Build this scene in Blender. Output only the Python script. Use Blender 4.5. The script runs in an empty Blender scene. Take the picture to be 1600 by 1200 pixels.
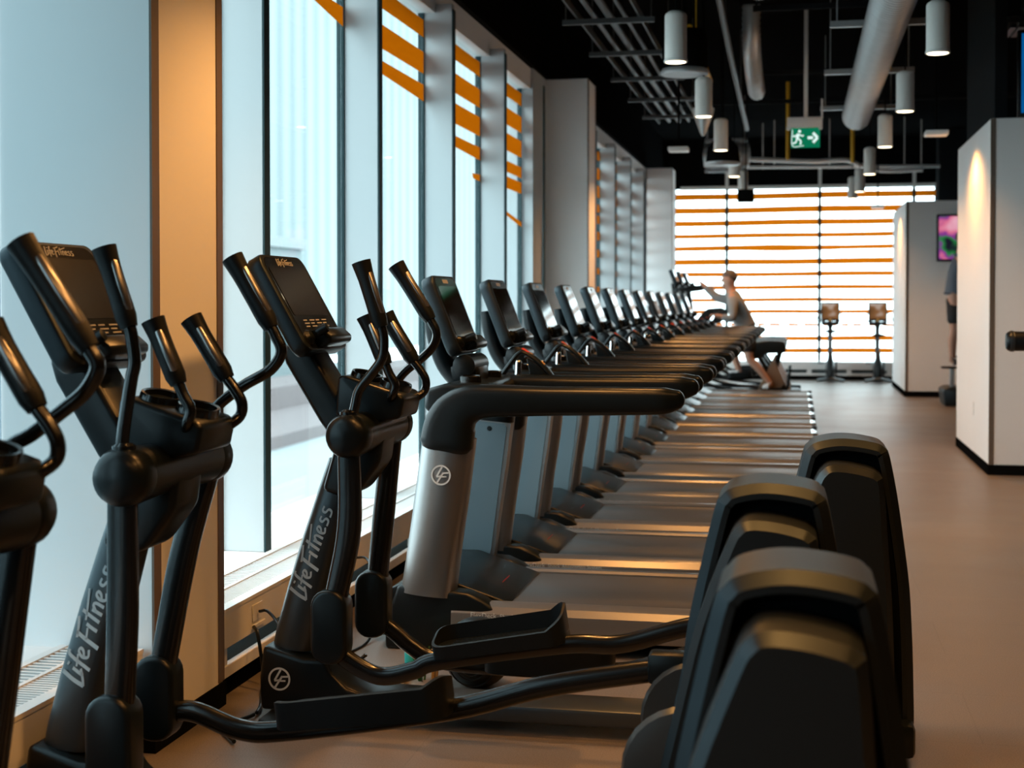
import bpy, bmesh, math, random
from mathutils import Vector, Matrix
random.seed(7)
S = bpy.context.scene
COL = S.collection

# ------------------------------------------------------------------ camera
cam_d = bpy.data.cameras.new('camera')
cam = bpy.data.objects.new('camera', cam_d); COL.objects.link(cam)
cam_d.sensor_fit = 'HORIZONTAL'; cam_d.sensor_width = 36.0
cam_d.lens = 2200.0 / 1600.0 * 36.0
cam_d.shift_y = -0.05182
cam_d.clip_start = 0.05; cam_d.clip_end = 400
cam.location = (0, 0, 1.45)
cam.rotation_euler = (math.radians(90 - 1.2), 0, math.radians(11.483))
cam_d.dof.use_dof = True; cam_d.dof.focus_distance = 5.0; cam_d.dof.aperture_fstop = 3.6
S.camera = cam

# ------------------------------------------------------------------ world, view
W = bpy.data.worlds.new('world'); S.world = W; W.use_nodes = True
bg = W.node_tree.nodes['Background']
bg.inputs['Color'].default_value = (0.80, 0.955, 1.0, 1); bg.inputs['Strength'].default_value = 5.0
S.view_settings.view_transform = 'Standard'
try: S.view_settings.look = 'None'
except Exception: pass
S.view_settings.exposure = 0.36; S.view_settings.gamma = 1.0; S.view_settings.use_curve_mapping = False
S.cycles.use_denoising = True
S.cycles.max_bounces = 8; S.cycles.transparent_max_bounces = 16
S.cycles.diffuse_bounces = 4; S.cycles.glossy_bounces = 4
S.cycles.sample_clamp_indirect = 6.0
S.cycles.caustics_reflective = False; S.cycles.caustics_refractive = False

def portal(name, loc, rot, sx, sy):
    d = bpy.data.lights.new(name, 'AREA'); d.shape = 'RECTANGLE'; d.size = sx; d.size_y = sy
    d.cycles.is_portal = True
    o = bpy.data.objects.new(name, d); COL.objects.link(o); o.location = loc; o.rotation_euler = rot
    return o
#portal('window_portal_left', (-2.62, 12.5, 1.9), (0, math.radians(-90), 0), 3.3, 29)
#portal('window_portal_far', (0.2, 27.2, 1.95), (math.radians(-90), 0, 0), 5.6, 3.3)

# ------------------------------------------------------------------ helpers
def tag(o, label=None, cat=None, group=None, kind=None):
    if label: o['label'] = label
    if cat: o['category'] = cat
    if group: o['group'] = group
    if kind: o['kind'] = kind
    return o
def empty(name, loc, label, cat, group=None, rz=0):
    o = bpy.data.objects.new(name, None); COL.objects.link(o); o.location = loc
    o.rotation_euler = (0, 0, rz); o.empty_display_size = .1
    return tag(o, label, cat, group)
def obj(name, bm, m, parent=None, sharp=38, smooth=True):
    bmesh.ops.recalc_face_normals(bm, faces=bm.faces)
    me = bpy.data.meshes.new(name); bm.to_mesh(me); bm.free()
    return obj_me(name, me, m, parent, sharp, smooth)
def obj_me(name, me, m, parent=None, sharp=38, smooth=True):
    if m: 
        me.materials.clear(); me.materials.append(m)
    if smooth and len(me.polygons):
        me.polygons.foreach_set('use_smooth', [True] * len(me.polygons))
        me.set_sharp_from_angle(angle=math.radians(sharp))
    o = bpy.data.objects.new(name, me); COL.objects.link(o)
    if parent: o.parent = parent
    return o
def struct(name, bm, m, parent=None, **k):
    o = obj(name, bm, m, parent, **k)
    if not parent: o['kind'] = 'structure'
    return o
def copy_tree(o, parent=None):
    c = o.copy(); COL.objects.link(c)
    if parent: c.parent = parent
    for ch in list(o.children): copy_tree(ch, c)
    return c
def new(): return bmesh.new()
def bevel(bm, faces_verts, w, seg=2, ang=25):
    vs = set(faces_verts)
    es = [e for e in bm.edges if e.verts[0] in vs and e.verts[1] in vs and len(e.link_faces) == 2
          and e.calc_face_angle(0) > math.radians(ang)]
    if es and w > 0:
        bmesh.ops.bevel(bm, geom=es, offset=w, segments=seg, affect='EDGES', profile=.5, clamp_overlap=True)
def box(bm, x0, x1, y0, y1, z0, z1, bev=0, seg=2):
    vs = [bm.verts.new((x, y, z)) for x in (x0, x1) for y in (y0, y1) for z in (z0, z1)]
    for f in ((0,1,3,2),(4,6,7,5),(0,4,5,1),(2,3,7,6),(0,2,6,4),(1,5,7,3)):
        bm.faces.new([vs[i] for i in f])
    if bev:
        bmesh.ops.recalc_face_normals(bm, faces=list({f for v in vs for f in v.link_faces}))
        bevel(bm, vs, bev, seg)
def prism(bm, poly, y0, y1, bev=0, seg=2, axis='y', ang=25):
    def P(a, b, t):
        return (a, t, b) if axis == 'y' else ((t, a, b) if axis == 'x' else (a, b, t))
    A = [bm.verts.new(P(a, b, y0)) for a, b in poly]; B = [bm.verts.new(P(a, b, y1)) for a, b in poly]
    n = len(poly); fs = [bm.faces.new(A), bm.faces.new(B[::-1])]
    for i in range(n): fs.append(bm.faces.new([A[i], B[i], B[(i+1) % n], A[(i+1) % n]]))
    bmesh.ops.recalc_face_normals(bm, faces=fs)
    if bev: bevel(bm, A + B, bev, seg, ang)
def smooth_pts(pts, k=5):
    P = [Vector(p) for p in pts]
    if len(P) < 3: return P
    out = []
    for i in range(len(P) - 1):
        p0 = P[i-1] if i > 0 else P[i] * 2 - P[i+1]; p1 = P[i]; p2 = P[i+1]
        p3 = P[i+2] if i + 2 < len(P) else P[i+1] * 2 - P[i]
        for j in range(k):
            t = j / k
            out.append(.5 * ((2*p1) + (p2-p0)*t + (2*p0-5*p1+4*p2-p3)*t*t + (3*p1-p0-3*p2+p3)*t**3))
    out.append(P[-1]); return out
def ring_pts(n, a, b, e=2.0):
    r = []
    for i in range(n):
        t = 2 * math.pi * i / n; c, s = math.cos(t), math.sin(t)
        r.append((a * math.copysign(abs(c) ** (2/e), c), b * math.copysign(abs(s) ** (2/e), s)))
    return r
def loft(bm, rings, cap=True):
    R = [[bm.verts.new(p) for p in r] for r in rings]; n = len(R[0])
    for i in range(len(R) - 1):
        for j in range(n):
            bm.faces.new([R[i][j], R[i][(j+1) % n], R[i+1][(j+1) % n], R[i+1][j]])
    if cap:
        bm.faces.new(R[0][::-1]); bm.faces.new(R[-1])
def sweep(bm, pts, a, b=None, n=12, up=(0, 1, 0), e=2.0, cap=True, dome=False):
    """tube along pts; a = half-size across (along `up` projected), b = other half-size; scalars or lists"""
    P = [Vector(p) for p in pts]; N = len(P)
    A = a if isinstance(a, (list, tuple)) else [a] * N
    b = a if b is None else b
    B = b if isinstance(b, (list, tuple)) else [b] * N
    rings = []; upv = Vector(up)
    for i in range(N):
        t = (P[min(i+1, N-1)] - P[max(i-1, 0)])
        t = t.normalized() if t.length > 1e-9 else Vector((0, 0, 1))
        u = upv - t * upv.dot(t)
        if u.length < 1e-4: u = Vector((1, 0, 0)) - t * t.x
        u.normalize(); v = t.cross(u)
        rings.append([tuple(P[i] + u * x + v * y) for x, y in ring_pts(n, A[i], B[i], e)])
    if dome:
        for end in (0, -1):
            i = 0 if end == 0 else N - 1
            t = (P[i] - P[1 if i == 0 else N - 2]).normalized(); c = P[i]
            base = rings[end]; ext = []
            r = min(A[i], B[i])
            for q in (.45, .8, 1.0):
                k = math.sqrt(max(0, 1 - q*q)) if q < 1 else .12
                ext.append([tuple(c + (Vector(p) - c) * k + t * r * q * .8) for p in base])
            rings = ext[::-1] + rings if i == 0 else rings + ext
    loft(bm, rings, cap)
def tube(bm, pts, r, n=10, k=5, **kw): sweep(bm, smooth_pts(pts, k), r, None, n, **kw)
def lathe(bm, prof, o=(0, 0, 0), axis='z', n=20):
    """prof: list of (r, h)"""
    rings = []
    for r, h in prof:
        rr = []
        for i in range(n):
            t = 2 * math.pi * i / n; c, s = max(r, 1e-4) * math.cos(t), max(r, 1e-4) * math.sin(t)
            p = {'z': (c, s, h), 'y': (c, h, s), 'x': (h, c, s)}[axis]
            rr.append((p[0] + o[0], p[1] + o[1], p[2] + o[2]))
        rings.append(rr)
    loft(bm, rings)
def ribbon(bm, pts, w, place, th=.0012):
    """flat brush stroke in 2D; place maps (u,v,h)->xyz"""
    P = [Vector((p[0], p[1], 0)) for p in pts]
    if len(P) > 2: P = smooth_pts([tuple(p) for p in P], 4)
    L = []; Rr = []
    for i in range(len(P)):
        t = (P[min(i+1, len(P)-1)] - P[max(i-1, 0)]).normalized(); nrm = Vector((-t.y, t.x, 0))
        L.append(P[i] + nrm * w / 2); Rr.append(P[i] - nrm * w / 2)
    T = [[bm.verts.new(place(p.x, p.y, h)) for p in s] for s in (L, Rr) for h in (0, th)]
    n = len(P)
    for i in range(n - 1):
        for a, b in ((1, 3), (3, 2), (2, 0), (0, 1)):
            bm.faces.new([T[a][i], T[b][i], T[b][i+1], T[a][i+1]])
    bm.faces.new([T[0][0], T[1][0], T[3][0], T[2][0]]); bm.faces.new([T[0][-1], T[2][-1], T[3][-1], T[1][-1]])
def text_mesh(s, size, place_m, ext=.0006):
    c = bpy.data.curves.new('lettering', 'FONT'); c.body = s; c.size = size; c.extrude = ext; c.resolution_u = 2
    o = bpy.data.objects.new('lettering', c); COL.objects.link(o)
    dg = bpy.context.evaluated_depsgraph_get(); dg.update()
    me = bpy.data.meshes.new_from_object(o.evaluated_get(dg)); bpy.data.objects.remove(o)
    me.transform(place_m); me.name = 'lettering'
    return me
SCRIPT = [  # a brush-lettered wordmark, unit height
    ([(.30, 1.05), (.16, .45), (.10, -.05)], .13), ([(.08, -.05), (.30, .08), (.56, .30)], .10),
    ([(.50, .66), (.44, .38), (.40, .12)], .11), ([(.56, .88), (.60, .96)], .11),
    ([(1.00, 1.05), (.88, 1.02), (.78, .70), (.62, -.12)], .11), ([(.58, .52), (.96, .62)], .08),
    ([(.92, .32), (1.10, .42), (1.16, .58), (1.04, .62), (.92, .40), (.98, .14), (1.20, .20)], .10),
    ([(1.58, .98), (1.46, .45), (1.34, -.18)], .13), ([(1.42, .90), (1.75, .98), (2.06, 1.10)], .11), ([(1.44, .46), (1.82, .56)], .09),
    ([(1.92, .66), (1.86, .38), (1.82, .10)], .11),
    ([(2.28, 1.02), (2.18, .55), (2.10, .12)], .11), ([(2.02, .74), (2.40, .84), (2.96, 1.02)], .09),
    ([(2.40, .62), (2.34, .10)], .11), ([(2.36, .40), (2.54, .62), (2.62, .50), (2.58, .12)], .10),
    ([(2.74, .32), (2.92, .42), (2.98, .58), (2.86, .62), (2.76, .40), (2.82, .14), (3.02, .20)], .10),
    ([(3.40, .60), (3.24, .62), (3.20, .46), (3.36, .32), (3.30, .14), (3.10, .14)], .10),
    ([(3.80, .62), (3.62, .64), (3.58, .46), (3.74, .32), (3.68, .12), (3.46, .12)], .10)]
def script_mark(bm, place):
    for pts, w in SCRIPT: ribbon(bm, pts, w, place)
def emblem(bm, c, r, sgn=-1):
    """ring with two slanted strokes, facing -Y"""
    def place(u, v, h): return (c[0] + u * r, c[1] + sgn * h, c[2] + v * r)
    n = 28
    ring = [(math.cos(2*math.pi*i/n), math.sin(2*math.pi*i/n)) for i in range(n + 1)]
    P = [Vector((x, y, 0)) for x, y in ring]
    V = [[bm.verts.new(place(p.x * k, p.y * k, h)) for p in P[:-1]] for k in (1.0, .84) for h in (0, .002)]
    for i in range(n):
        j = (i + 1) % n
        for a, b in ((1, 3), (0, 1), (3, 2)): bm.faces.new([V[a][i], V[b][i], V[b][j], V[a][j]])
    ribbon(bm, [(.12, .80), (-.42, -.12)], .17, place, .002); ribbon(bm, [(-.45, -.16), (.02, -.10)], .15, place, .002)
    ribbon(bm, [(.78, .24), (.20, .20)], .15, place, .002); ribbon(bm, [(.26, .25), (-.42, -.78)], .17, place, .002)
    ribbon(bm, [(.55, -.14), (.08, -.16)], .13, place, .002)

# ------------------------------------------------------------------ materials
def mat(name, col, rough=.5, metal=0, spec=.5, noise=0, nscale=60, bump=0, coat=0):
    m = bpy.data.materials.new(name); m.use_nodes = True; nt = m.node_tree; p = nt.nodes['Principled BSDF']
    p.inputs['Base Color'].default_value = (*col, 1); p.inputs['Roughness'].default_value = rough
    p.inputs['Metallic'].default_value = metal; p.inputs['Specular IOR Level'].default_value = spec
    if coat: p.inputs['Coat Weight'].default_value = coat
    if noise or bump:
        tc = nt.nodes.new('ShaderNodeTexCoord'); n = nt.nodes.new('ShaderNodeTexNoise')
        n.inputs['Scale'].default_value = nscale; n.inputs['Detail'].default_value = 4
        nt.links.new(tc.outputs['Object'], n.inputs['Vector'])
        if noise:
            mx = nt.nodes.new('ShaderNodeMix'); mx.data_type = 'RGBA'
            mx.inputs['A'].default_value = (*[c * (1 - noise) for c in col], 1)
            mx.inputs['B'].default_value = (*[min(1, c * (1 + noise)) for c in col], 1)
            nt.links.new(n.outputs['Fac'], mx.inputs['Factor']); nt.links.new(mx.outputs['Result'], p.inputs['Base Color'])
        if bump:
            b = nt.nodes.new('ShaderNodeBump'); b.inputs['Strength'].default_value = bump; b.inputs['Distance'].default_value = .002
            nt.links.new(n.outputs['Fac'], b.inputs['Height']); nt.links.new(b.outputs['Normal'], p.inputs['Normal'])
    return m
def emis(name, col, s):
    m = bpy.data.materials.new(name); m.use_nodes = True; nt = m.node_tree
    nt.nodes.remove(nt.nodes['Principled BSDF']); e = nt.nodes.new('ShaderNodeEmission')
    e.inputs['Color'].default_value = (*col, 1); e.inputs['Strength'].default_value = s
    nt.links.new(e.outputs[0], nt.nodes['Material Output'].inputs[0]); return m
M = {}
M['black'] = mat('black_moulded_plastic', (.0045, .0072, .0088), .30, spec=.28, bump=.05, nscale=900)
M['blackrub'] = mat('black_rubber_grip', (.0045, .0064, .0076), .42, spec=.25, bump=.15, nscale=700)
M['blackpaint'] = mat('black_gloss_paint', (.005, .0055, .006), .22, coat=.2)
M['housing'] = mat('charcoal_metallic_plastic', (.028, .036, .041), .42, metal=.85, bump=.06, nscale=1200)
M['char'] = mat('charcoal_metallic_panel', (.060, .07, .076), .34, metal=.6)
M['grey'] = mat('warm_grey_metallic_panel', (.30, .30, .30), .30, metal=.9)
M['slate'] = mat('slate_blue_panel', (.10, .14, .16), .45)
M['rail'] = mat('brushed_grey_rail', (.20, .195, .19), .30, metal=.6)
M['belt'] = mat('treadmill_belt', (.055, .053, .052), .42, noise=.15, nscale=250, bump=.15)
M['screen'] = mat('dark_glass_screen', (.010, .010, .011), .06, spec=.7)
M['screenm'] = mat('matte_dark_screen', (.012, .011, .010), .24, spec=.7)
M['chrome'] = mat('chrome', (.7, .7, .7), .15, metal=1)
M['steel'] = mat('satin_sensor_steel', (.34, .33, .32), .3, metal=.9)
M['mark'] = mat('pale_grey_print', (.55, .60, .62), .5)
M['markdim'] = mat('silver_print', (.42, .42, .42), .4)
M['white'] = mat('white_wall_paint', (.90, .90, .90), .6, noise=.02, nscale=3)
M['enamel'] = mat('white_enamel', (.80, .80, .79), .4)
M['fin'] = mat('pale_window_fin_paint', (.44, .475, .49), .5)
M['frame'] = mat('dark_teal_window_frame', (.012, .035, .04), .6, spec=.2)
M['dark'] = mat('black_ceiling_paint', (.006, .0063, .0066), 1.0, spec=0)
M['darkwall'] = mat('dark_wall_paint', (.014, .016, .018), 1.0, spec=.05)
M['trimdark'] = mat('brown_bronze_trim', (.14, .105, .08), .5)
M['galv'] = mat('galvanised_steel', (.46, .48, .49), .42, metal=.55, noise=.15, nscale=9)
M['galvd'] = mat('dull_grey_steel', (.07, .073, .076), .5, metal=.4)
M['pend'] = mat('white_lamp_shade', (.84, .83, .79), .5)
M['disc'] = emis('lit_lamp_disc', (1.0, .80, .50), 7)
M['yellow'] = mat('yellow_pipe_paint', (.75, .42, .02), .5)
M['green'] = emis('lit_green_exit_panel', (.003, .16, .075), .8)
M['exitw'] = emis('lit_white_pictogram', (.75, .95, .9), .8)
M['orange'] = mat('orange_drink', (.6, .2, .02), .4)
M['red'] = mat('red_print', (.6, .05, .03), .5)
M['gold'] = mat('amber_sticker', (.55, .30, .05), .4)
M['cream'] = mat('cream_paint', (.6, .58, .54), .5)
M['teal'] = mat('teal_plastic', (.02, .35, .33), .4)
M['leaf'] = mat('green_leaf', (.03, .12, .03), .5)
M['straw'] = mat('straw', (.45, .28, .10), .8)
M['skin'] = mat('skin', (.52, .27, .18), .55)
M['hair'] = mat('grey_brown_hair', (.10, .078, .065), .7)
M['sweater'] = mat('grey_marl_sweater', (.27, .26, .255), .85, noise=.2, nscale=180)
M['shorts'] = mat('black_shorts', (.012, .012, .014), .8)
M['tee'] = mat('slate_blue_shirt', (.10, .13, .17), .85, noise=.2, nscale=120)
M['shoe'] = mat('white_trainer', (.6, .6, .6), .6)
M['shoed'] = mat('dark_trainer', (.03, .03, .035), .6)
M['wood'] = mat('brown_panel', (.22, .13, .075), .5)
M['glow'] = None
def glass_mat(name='window_glass', tint=(.93, .975, .98, 1)):
    m = bpy.data.materials.new(name); m.use_nodes = True; nt = m.node_tree
    nt.nodes.remove(nt.nodes['Principled BSDF'])
    t = nt.nodes.new('ShaderNodeBsdfTransparent'); t.inputs[0].default_value = tint
    g = nt.nodes.new('ShaderNodeBsdfGlossy'); g.inputs['Roughness'].default_value = .0
    lw = nt.nodes.new('ShaderNodeLayerWeight'); lw.inputs['Blend'].default_value = .5
    pw = nt.nodes.new('ShaderNodeMath'); pw.operation = 'POWER'; pw.inputs[1].default_value = 6
    f = nt.nodes.new('ShaderNodeMath'); f.operation = 'MULTIPLY_ADD'; f.inputs[1].default_value = .35; f.inputs[2].default_value = .03
    nt.links.new(lw.outputs['Facing'], pw.inputs[0]); nt.links.new(pw.outputs[0], f.inputs[0])
    mx = nt.nodes.new('ShaderNodeMixShader')
    nt.links.new(f.outputs[0], mx.inputs[0]); nt.links.new(t.outputs[0], mx.inputs[1]); nt.links.new(g.outputs[0], mx.inputs[2])
    nt.links.new(mx.outputs[0], nt.nodes['Material Output'].inputs[0]); return m
M['glass'] = glass_mat()
M['glasst'] = glass_mat('daylight_dimming_glass', (.50, .575, .60, 1))  # tint added on unseen near panes to cut daylight on the nearest column
def film_mat():
    m = bpy.data.materials.new('orange_window_film'); m.use_nodes = True; nt = m.node_tree
    nt.nodes.remove(nt.nodes['Principled BSDF'])
    t = nt.nodes.new('ShaderNodeBsdfTranslucent'); t.inputs[0].default_value = (.60, .27, .025, 1)
    d = nt.nodes.new('ShaderNodeBsdfDiffuse'); d.inputs[0].default_value = (.58, .24, .02, 1)
    mx = nt.nodes.new('ShaderNodeMixShader'); mx.inputs[0].default_value = .25
    nt.links.new(t.outputs[0], mx.inputs[1]); nt.links.new(d.outputs[0], mx.inputs[2])
    nt.links.new(mx.outputs[0], nt.nodes['Material Output'].inputs[0]); return m
M['film'] = film_mat()
def floor_mat():
    m = bpy.data.materials.new('speckled_rubber_floor'); m.use_nodes = True; nt = m.node_tree; p = nt.nodes['Principled BSDF']
    tc = nt.nodes.new('ShaderNodeTexCoord'); n = nt.nodes.new('ShaderNodeTexNoise'); n.inputs['Scale'].default_value = 220; n.inputs['Detail'].default_value = 3
    n2 = nt.nodes.new('ShaderNodeTexNoise'); n2.inputs['Scale'].default_value = 1.3; n2.inputs['Detail'].default_value = 3
    nt.links.new(tc.outputs['Object'], n.inputs['Vector']); nt.links.new(tc.outputs['Object'], n2.inputs['Vector'])
    r = nt.nodes.new('ShaderNodeValToRGB'); r.color_ramp.elements[0].position = .35; r.color_ramp.elements[1].position = .7
    r.color_ramp.elements[0].color = (.12, .10, .088, 1); r.color_ramp.elements[1].color = (.21, .18, .155, 1)
    nt.links.new(n.outputs['Fac'], r.inputs['Fac'])
    br = nt.nodes.new('ShaderNodeTexBrick'); br.inputs['Scale'].default_value = 1.0
    br.inputs['Mortar Size'].default_value = .003; br.inputs['Brick Width'].default_value = 1.2; br.inputs['Row Height'].default_value = .6
    br.inputs['Color1'].default_value = (1, 1, 1, 1); br.inputs['Color2'].default_value = (.93, .93, .93, 1); br.inputs['Mortar'].default_value = (.85, .85, .85, 1)
    nt.links.new(tc.outputs['Object'], br.inputs['Vector'])
    mx = nt.nodes.new('ShaderNodeMix'); mx.data_type = 'RGBA'; mx.blend_type = 'MULTIPLY'; mx.inputs['Factor'].default_value = 1
    nt.links.new(r.outputs['Color'], mx.inputs['A']); nt.links.new(br.outputs['Color'], mx.inputs['B'])
    nt.links.new(mx.outputs['Result'], p.inputs['Base Color'])
    mr = nt.nodes.new('ShaderNodeMapRange'); mr.inputs['To Min'].default_value = .34; mr.inputs['To Max'].default_value = .5
    nt.links.new(n2.outputs['Fac'], mr.inputs['Value']); nt.links.new(mr.outputs['Result'], p.inputs['Roughness'])
    return m
M['floor'] = floor_mat()
def facade_mat():
    m = bpy.data.materials.new('ribbed_white_cladding'); m.use_nodes = True; nt = m.node_tree; p = nt.nodes['Principled BSDF']
    p.inputs['Roughness'].default_value = .7
    tc = nt.nodes.new('ShaderNodeTexCoord'); w = nt.nodes.new('ShaderNodeTexWave'); w.bands_direction = 'Y'
    w.inputs['Scale'].default_value = .13; w.inputs['Distortion'].default_value = .15
    r = nt.nodes.new('ShaderNodeValToRGB'); r.color_ramp.elements[0].color = (.105, .135, .14, 1); r.color_ramp.elements[1].color = (.165, .19, .192, 1)
    nt.links.new(tc.outputs['Object'], w.inputs['Vector']); nt.links.new(w.outputs['Fac'], r.inputs['Fac']); nt.links.new(r.outputs['Color'], p.inputs['Base Color'])
    return m
M['facade'] = facade_mat()
M['snow'] = mat('snowy_ground', (.205, .225, .23), .8, noise=.05, nscale=.4)
M['brick'] = mat('dull_red_wall', (.13, .105, .105), .8, noise=.1, nscale=4)
M['pale'] = mat('pale_render', (.15, .18, .185), .8)
def tv_mat(name, cols, s):
    m = bpy.data.materials.new(name); m.use_nodes = True; nt = m.node_tree
    nt.nodes.remove(nt.nodes['Principled BSDF']); e = nt.nodes.new('ShaderNodeEmission'); e.inputs['Strength'].default_value = s
    tc = nt.nodes.new('ShaderNodeTexCoord'); n = nt.nodes.new('ShaderNodeTexNoise'); n.inputs['Scale'].default_value = 2.4; n.inputs['Detail'].default_value = 2
    nt.links.new(tc.outputs['Object'], n.inputs['Vector'])
    r = nt.nodes.new('ShaderNodeValToRGB'); els = r.color_ramp.elements
    while len(els) < len(cols): els.new(.5)
    for i, (p, c) in enumerate(cols): els[i].position = p; els[i].color = (*c, 1)
    nt.links.new(n.outputs['Fac'], r.inputs['Fac']); nt.links.new(r.outputs['Color'], e.inputs['Color'])
    nt.links.new(e.outputs[0], nt.nodes['Material Output'].inputs[0]); return m
M['tvpink'] = tv_mat('lit_pink_tv_picture', [(.36, (.01, .01, .02)), (.43, (.02, .20, .05)), (.47, (.2, .03, .26)), (.52, (.70, .16, .28)), (.62, (.80, .40, .50))], .75)
M['tvblue'] = tv_mat('lit_blue_tv_picture', [(.3, (.002, .05, .16)), (.7, (.0, .10, .34))], .9)
# ------------------------------------------------------------------ room shell
XG, XT, XP = -2.55, -2.34, -2.02        # glass plane, fin tips, pier / convector front
YF, ZC, ZH = 27.0, 4.5, 3.63            # far window plane, ceiling, window head top
YB, XR = -3.6, 6.0
bm = new(); box(bm, -2.75, XR, YB, 27.3, -.12, 0); struct('floor', bm, M['floor'], smooth=False)
bm = new(); box(bm, -2.75, XR, YB, 27.3, ZC, ZC + .15); struct('ceiling', bm, M['dark'], smooth=False)
bm = new(); box(bm, XR, XR + .15, YB, 27.3, 0, ZC); struct('wall_right', bm, M['darkwall'], smooth=False)
bm = new(); box(bm, -2.75, XR, YB - .15, YB, 0, ZC); struct('wall_back', bm, M['darkwall'], smooth=False)
FINS = [4.22 + 1.7545 * k for k in range(-4, 14)]
PIERS = [(-5.33, -4.77), (4.174, 4.728), (13.67, 14.2), (23.1, 23.66)]
# left wall: black bulkhead over the windows, white head and sill
bm = new(); box(bm, -2.75, -2.50, YB, YF, ZH, ZC)
struct('wall_left', bm, M['dark'], smooth=False)
bm = new(); box(bm, -2.75, -2.46, YB, YF, 3.44, ZH); struct('trim_1', bm, M['white'], smooth=False)
bm = new(); box(bm, -2.75, -2.31, YB, YF, 0, .325); struct('trim_2', bm, M['white'], smooth=False)
bm = new(); box(bm, -2.55, -2.485, YB, 27, 3.63, 3.70); struct('trim_3', bm, M['darkwall'], smooth=False)
# far wall: black bulkhead with mullion covers, sill
bm = new(); box(bm, -2.75, XR, YF - .04, 27.3, 3.60, ZC)
struct('wall_far', bm, M['dark'], smooth=False)
bm = new()
for x in (-1.328, .39, 2.088): box(bm, x - .03, x + .03, YF - .075, YF - .04, 3.6, 3.95)
box(bm, -2.2, XR, YF - .06, YF - .04, 3.56, 3.63)
struct('trim_4', bm, M['pend'], smooth=False)
bm = new(); box(bm, -2.75, XR, YF - .05, 27.3, 0, .325); struct('trim_5', bm, M['white'], smooth=False)
bm = new(); box(bm, 2.48, XR, YF - .05, 27.3, .325, 3.6); struct('wall_far_panel', bm, M['darkwall'], smooth=False)
# piers
n = 0
for y0, y1 in PIERS[1:]:
    t = bm = new(); box(bm, -2.75, XP, y0, y1, 0, ZH, .006, 1)
    p = struct('column', bm, M['white']); 
    bm = new(); box(bm, XP - .004, XP + .004, y0 - .003, y0 + .05, 0.09, ZH - .001); box(bm, XP - .004, XP + .004, y1 - .045, y1 + .003, .09, ZH - .001)
    struct('corner_trim', bm, M['trimdark'], p, smooth=False)
    bm = new(); box(bm, -2.74, XP + .008, y0 - .008, y1 + .008, 0, .085); struct('column_base', bm, M['dark'], p, smooth=False)
bm = new(); box(bm, -2.75, -2.44, 12.99, 14.2, .325, ZH); box(bm, -2.75, -2.44, 23.1, 24.0, .325, ZH)
struct('wall_left_infill', bm, M['fin'], smooth=False)
# fins (deep mullions) along the left wall
bm = new()
for y in FINS:
    if any(a - .2 < y < b + .6 for a, b in PIERS) or y > 26.5 or 12.5 < y < 13.5: continue
    box(bm, XG, XT, y - .03, y + .03, .325, 3.5, .004, 1)
struct('trim_6', bm, M['fin'])
bm = new()
for y in FINS:
    if any(a - .2 < y < b + .6 for a, b in PIERS) or y > 26.5: continue
    box(bm, XT, XT + .008, y - .034, y + .034, .325, 3.46)  # dark strip on the fin tip: shade of its inner edge put into colour
    box(bm, XG - .03, XG + .012, y - .044, y - .03, .325, 3.44)
    box(bm, XG - .03, XG + .012, y + .03, y + .044, .325, 3.44)
struct('trim_7', bm, M['frame'], smooth=False)
# panes and orange film
BANDS = [(3.39, 3.27), (3.17, 3.02), (2.945, 2.79), (2.70, 2.60), (2.56, 2.455), (2.35, 2.24), (2.12, 2.02), (1.88, 1.80), (1.64, 1.57), (1.40, 1.34), (1.15, 1.10), (.90, .86), (.66, .62)]
def strip_yz(bm, top, bot, x):
    """top / bot: lists of (y,z), same length"""
    n = len(top); V = [[bm.verts.new((x + h, y, z)) for y, z in L] for L in (top, bot) for h in (0, .0015)]
    for i in range(n - 1):
        for a, b in ((0, 2), (1, 3), (0, 1), (2, 3)): bm.faces.new([V[a][i], V[b][i], V[b][i+1], V[a][i+1]])
def film_left(bm, y0, y1):
    x = XG + .01
    if y0 > 14:
        for t, b in BANDS:
            strip_yz(bm, [(y0, t), (y1, t)], [(y0, b), (y1, b)], x)
    elif y0 > 11:
        for t, b in BANDS[:5]: strip_yz(bm, [(y0, t), (y1, t)], [(y0, b), (y1, b)], x)
        ys = [y0 + (y1 - y0) * i / 8 for i in range(9)]
        strip_yz(bm, [(y, 2.36 - .17 * (i / 8) ** .8) for i, y in enumerate(ys)], [(y, 2.345 - .20 * (i / 8) ** .8) for i, y in enumerate(ys)], x)
    elif y0 > 9:
        for t, b in BANDS[:3]: strip_yz(bm, [(y0, t), (y1, t)], [(y0, b), (y1, b)], x)
        strip_yz(bm, [(y0, 2.70), (y1, 2.70)], [(y0, 2.635), (y1, 2.595)], x)
        strip_yz(bm, [(y1 - .28, 2.47), (y1, 2.48)], [(y1 - .24, 2.43), (y1, 2.425)], x)
    elif y0 > 7:
        for t, b in BANDS[:2]: strip_yz(bm, [(y0, t), (y1, t)], [(y0, b), (y1, b)], x)
        ys = [y0 + (y1 - y0) * i / 6 for i in range(7)]
        strip_yz(bm, [(y, 2.945) for y in ys], [(y, 2.885 - .055 * i / 6) for i, y in enumerate(ys)], x)
    elif y0 > 5:
        ys = [y0 + .7 + (y1 - y0 - .7) * i / 6 for i in range(7)]
        strip_yz(bm, [(y, 3.12) for y in ys], [(y, 3.11 - .10 * i / 6) for i, y in enumerate(ys)], x)
wn = 0
segs = []
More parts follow.
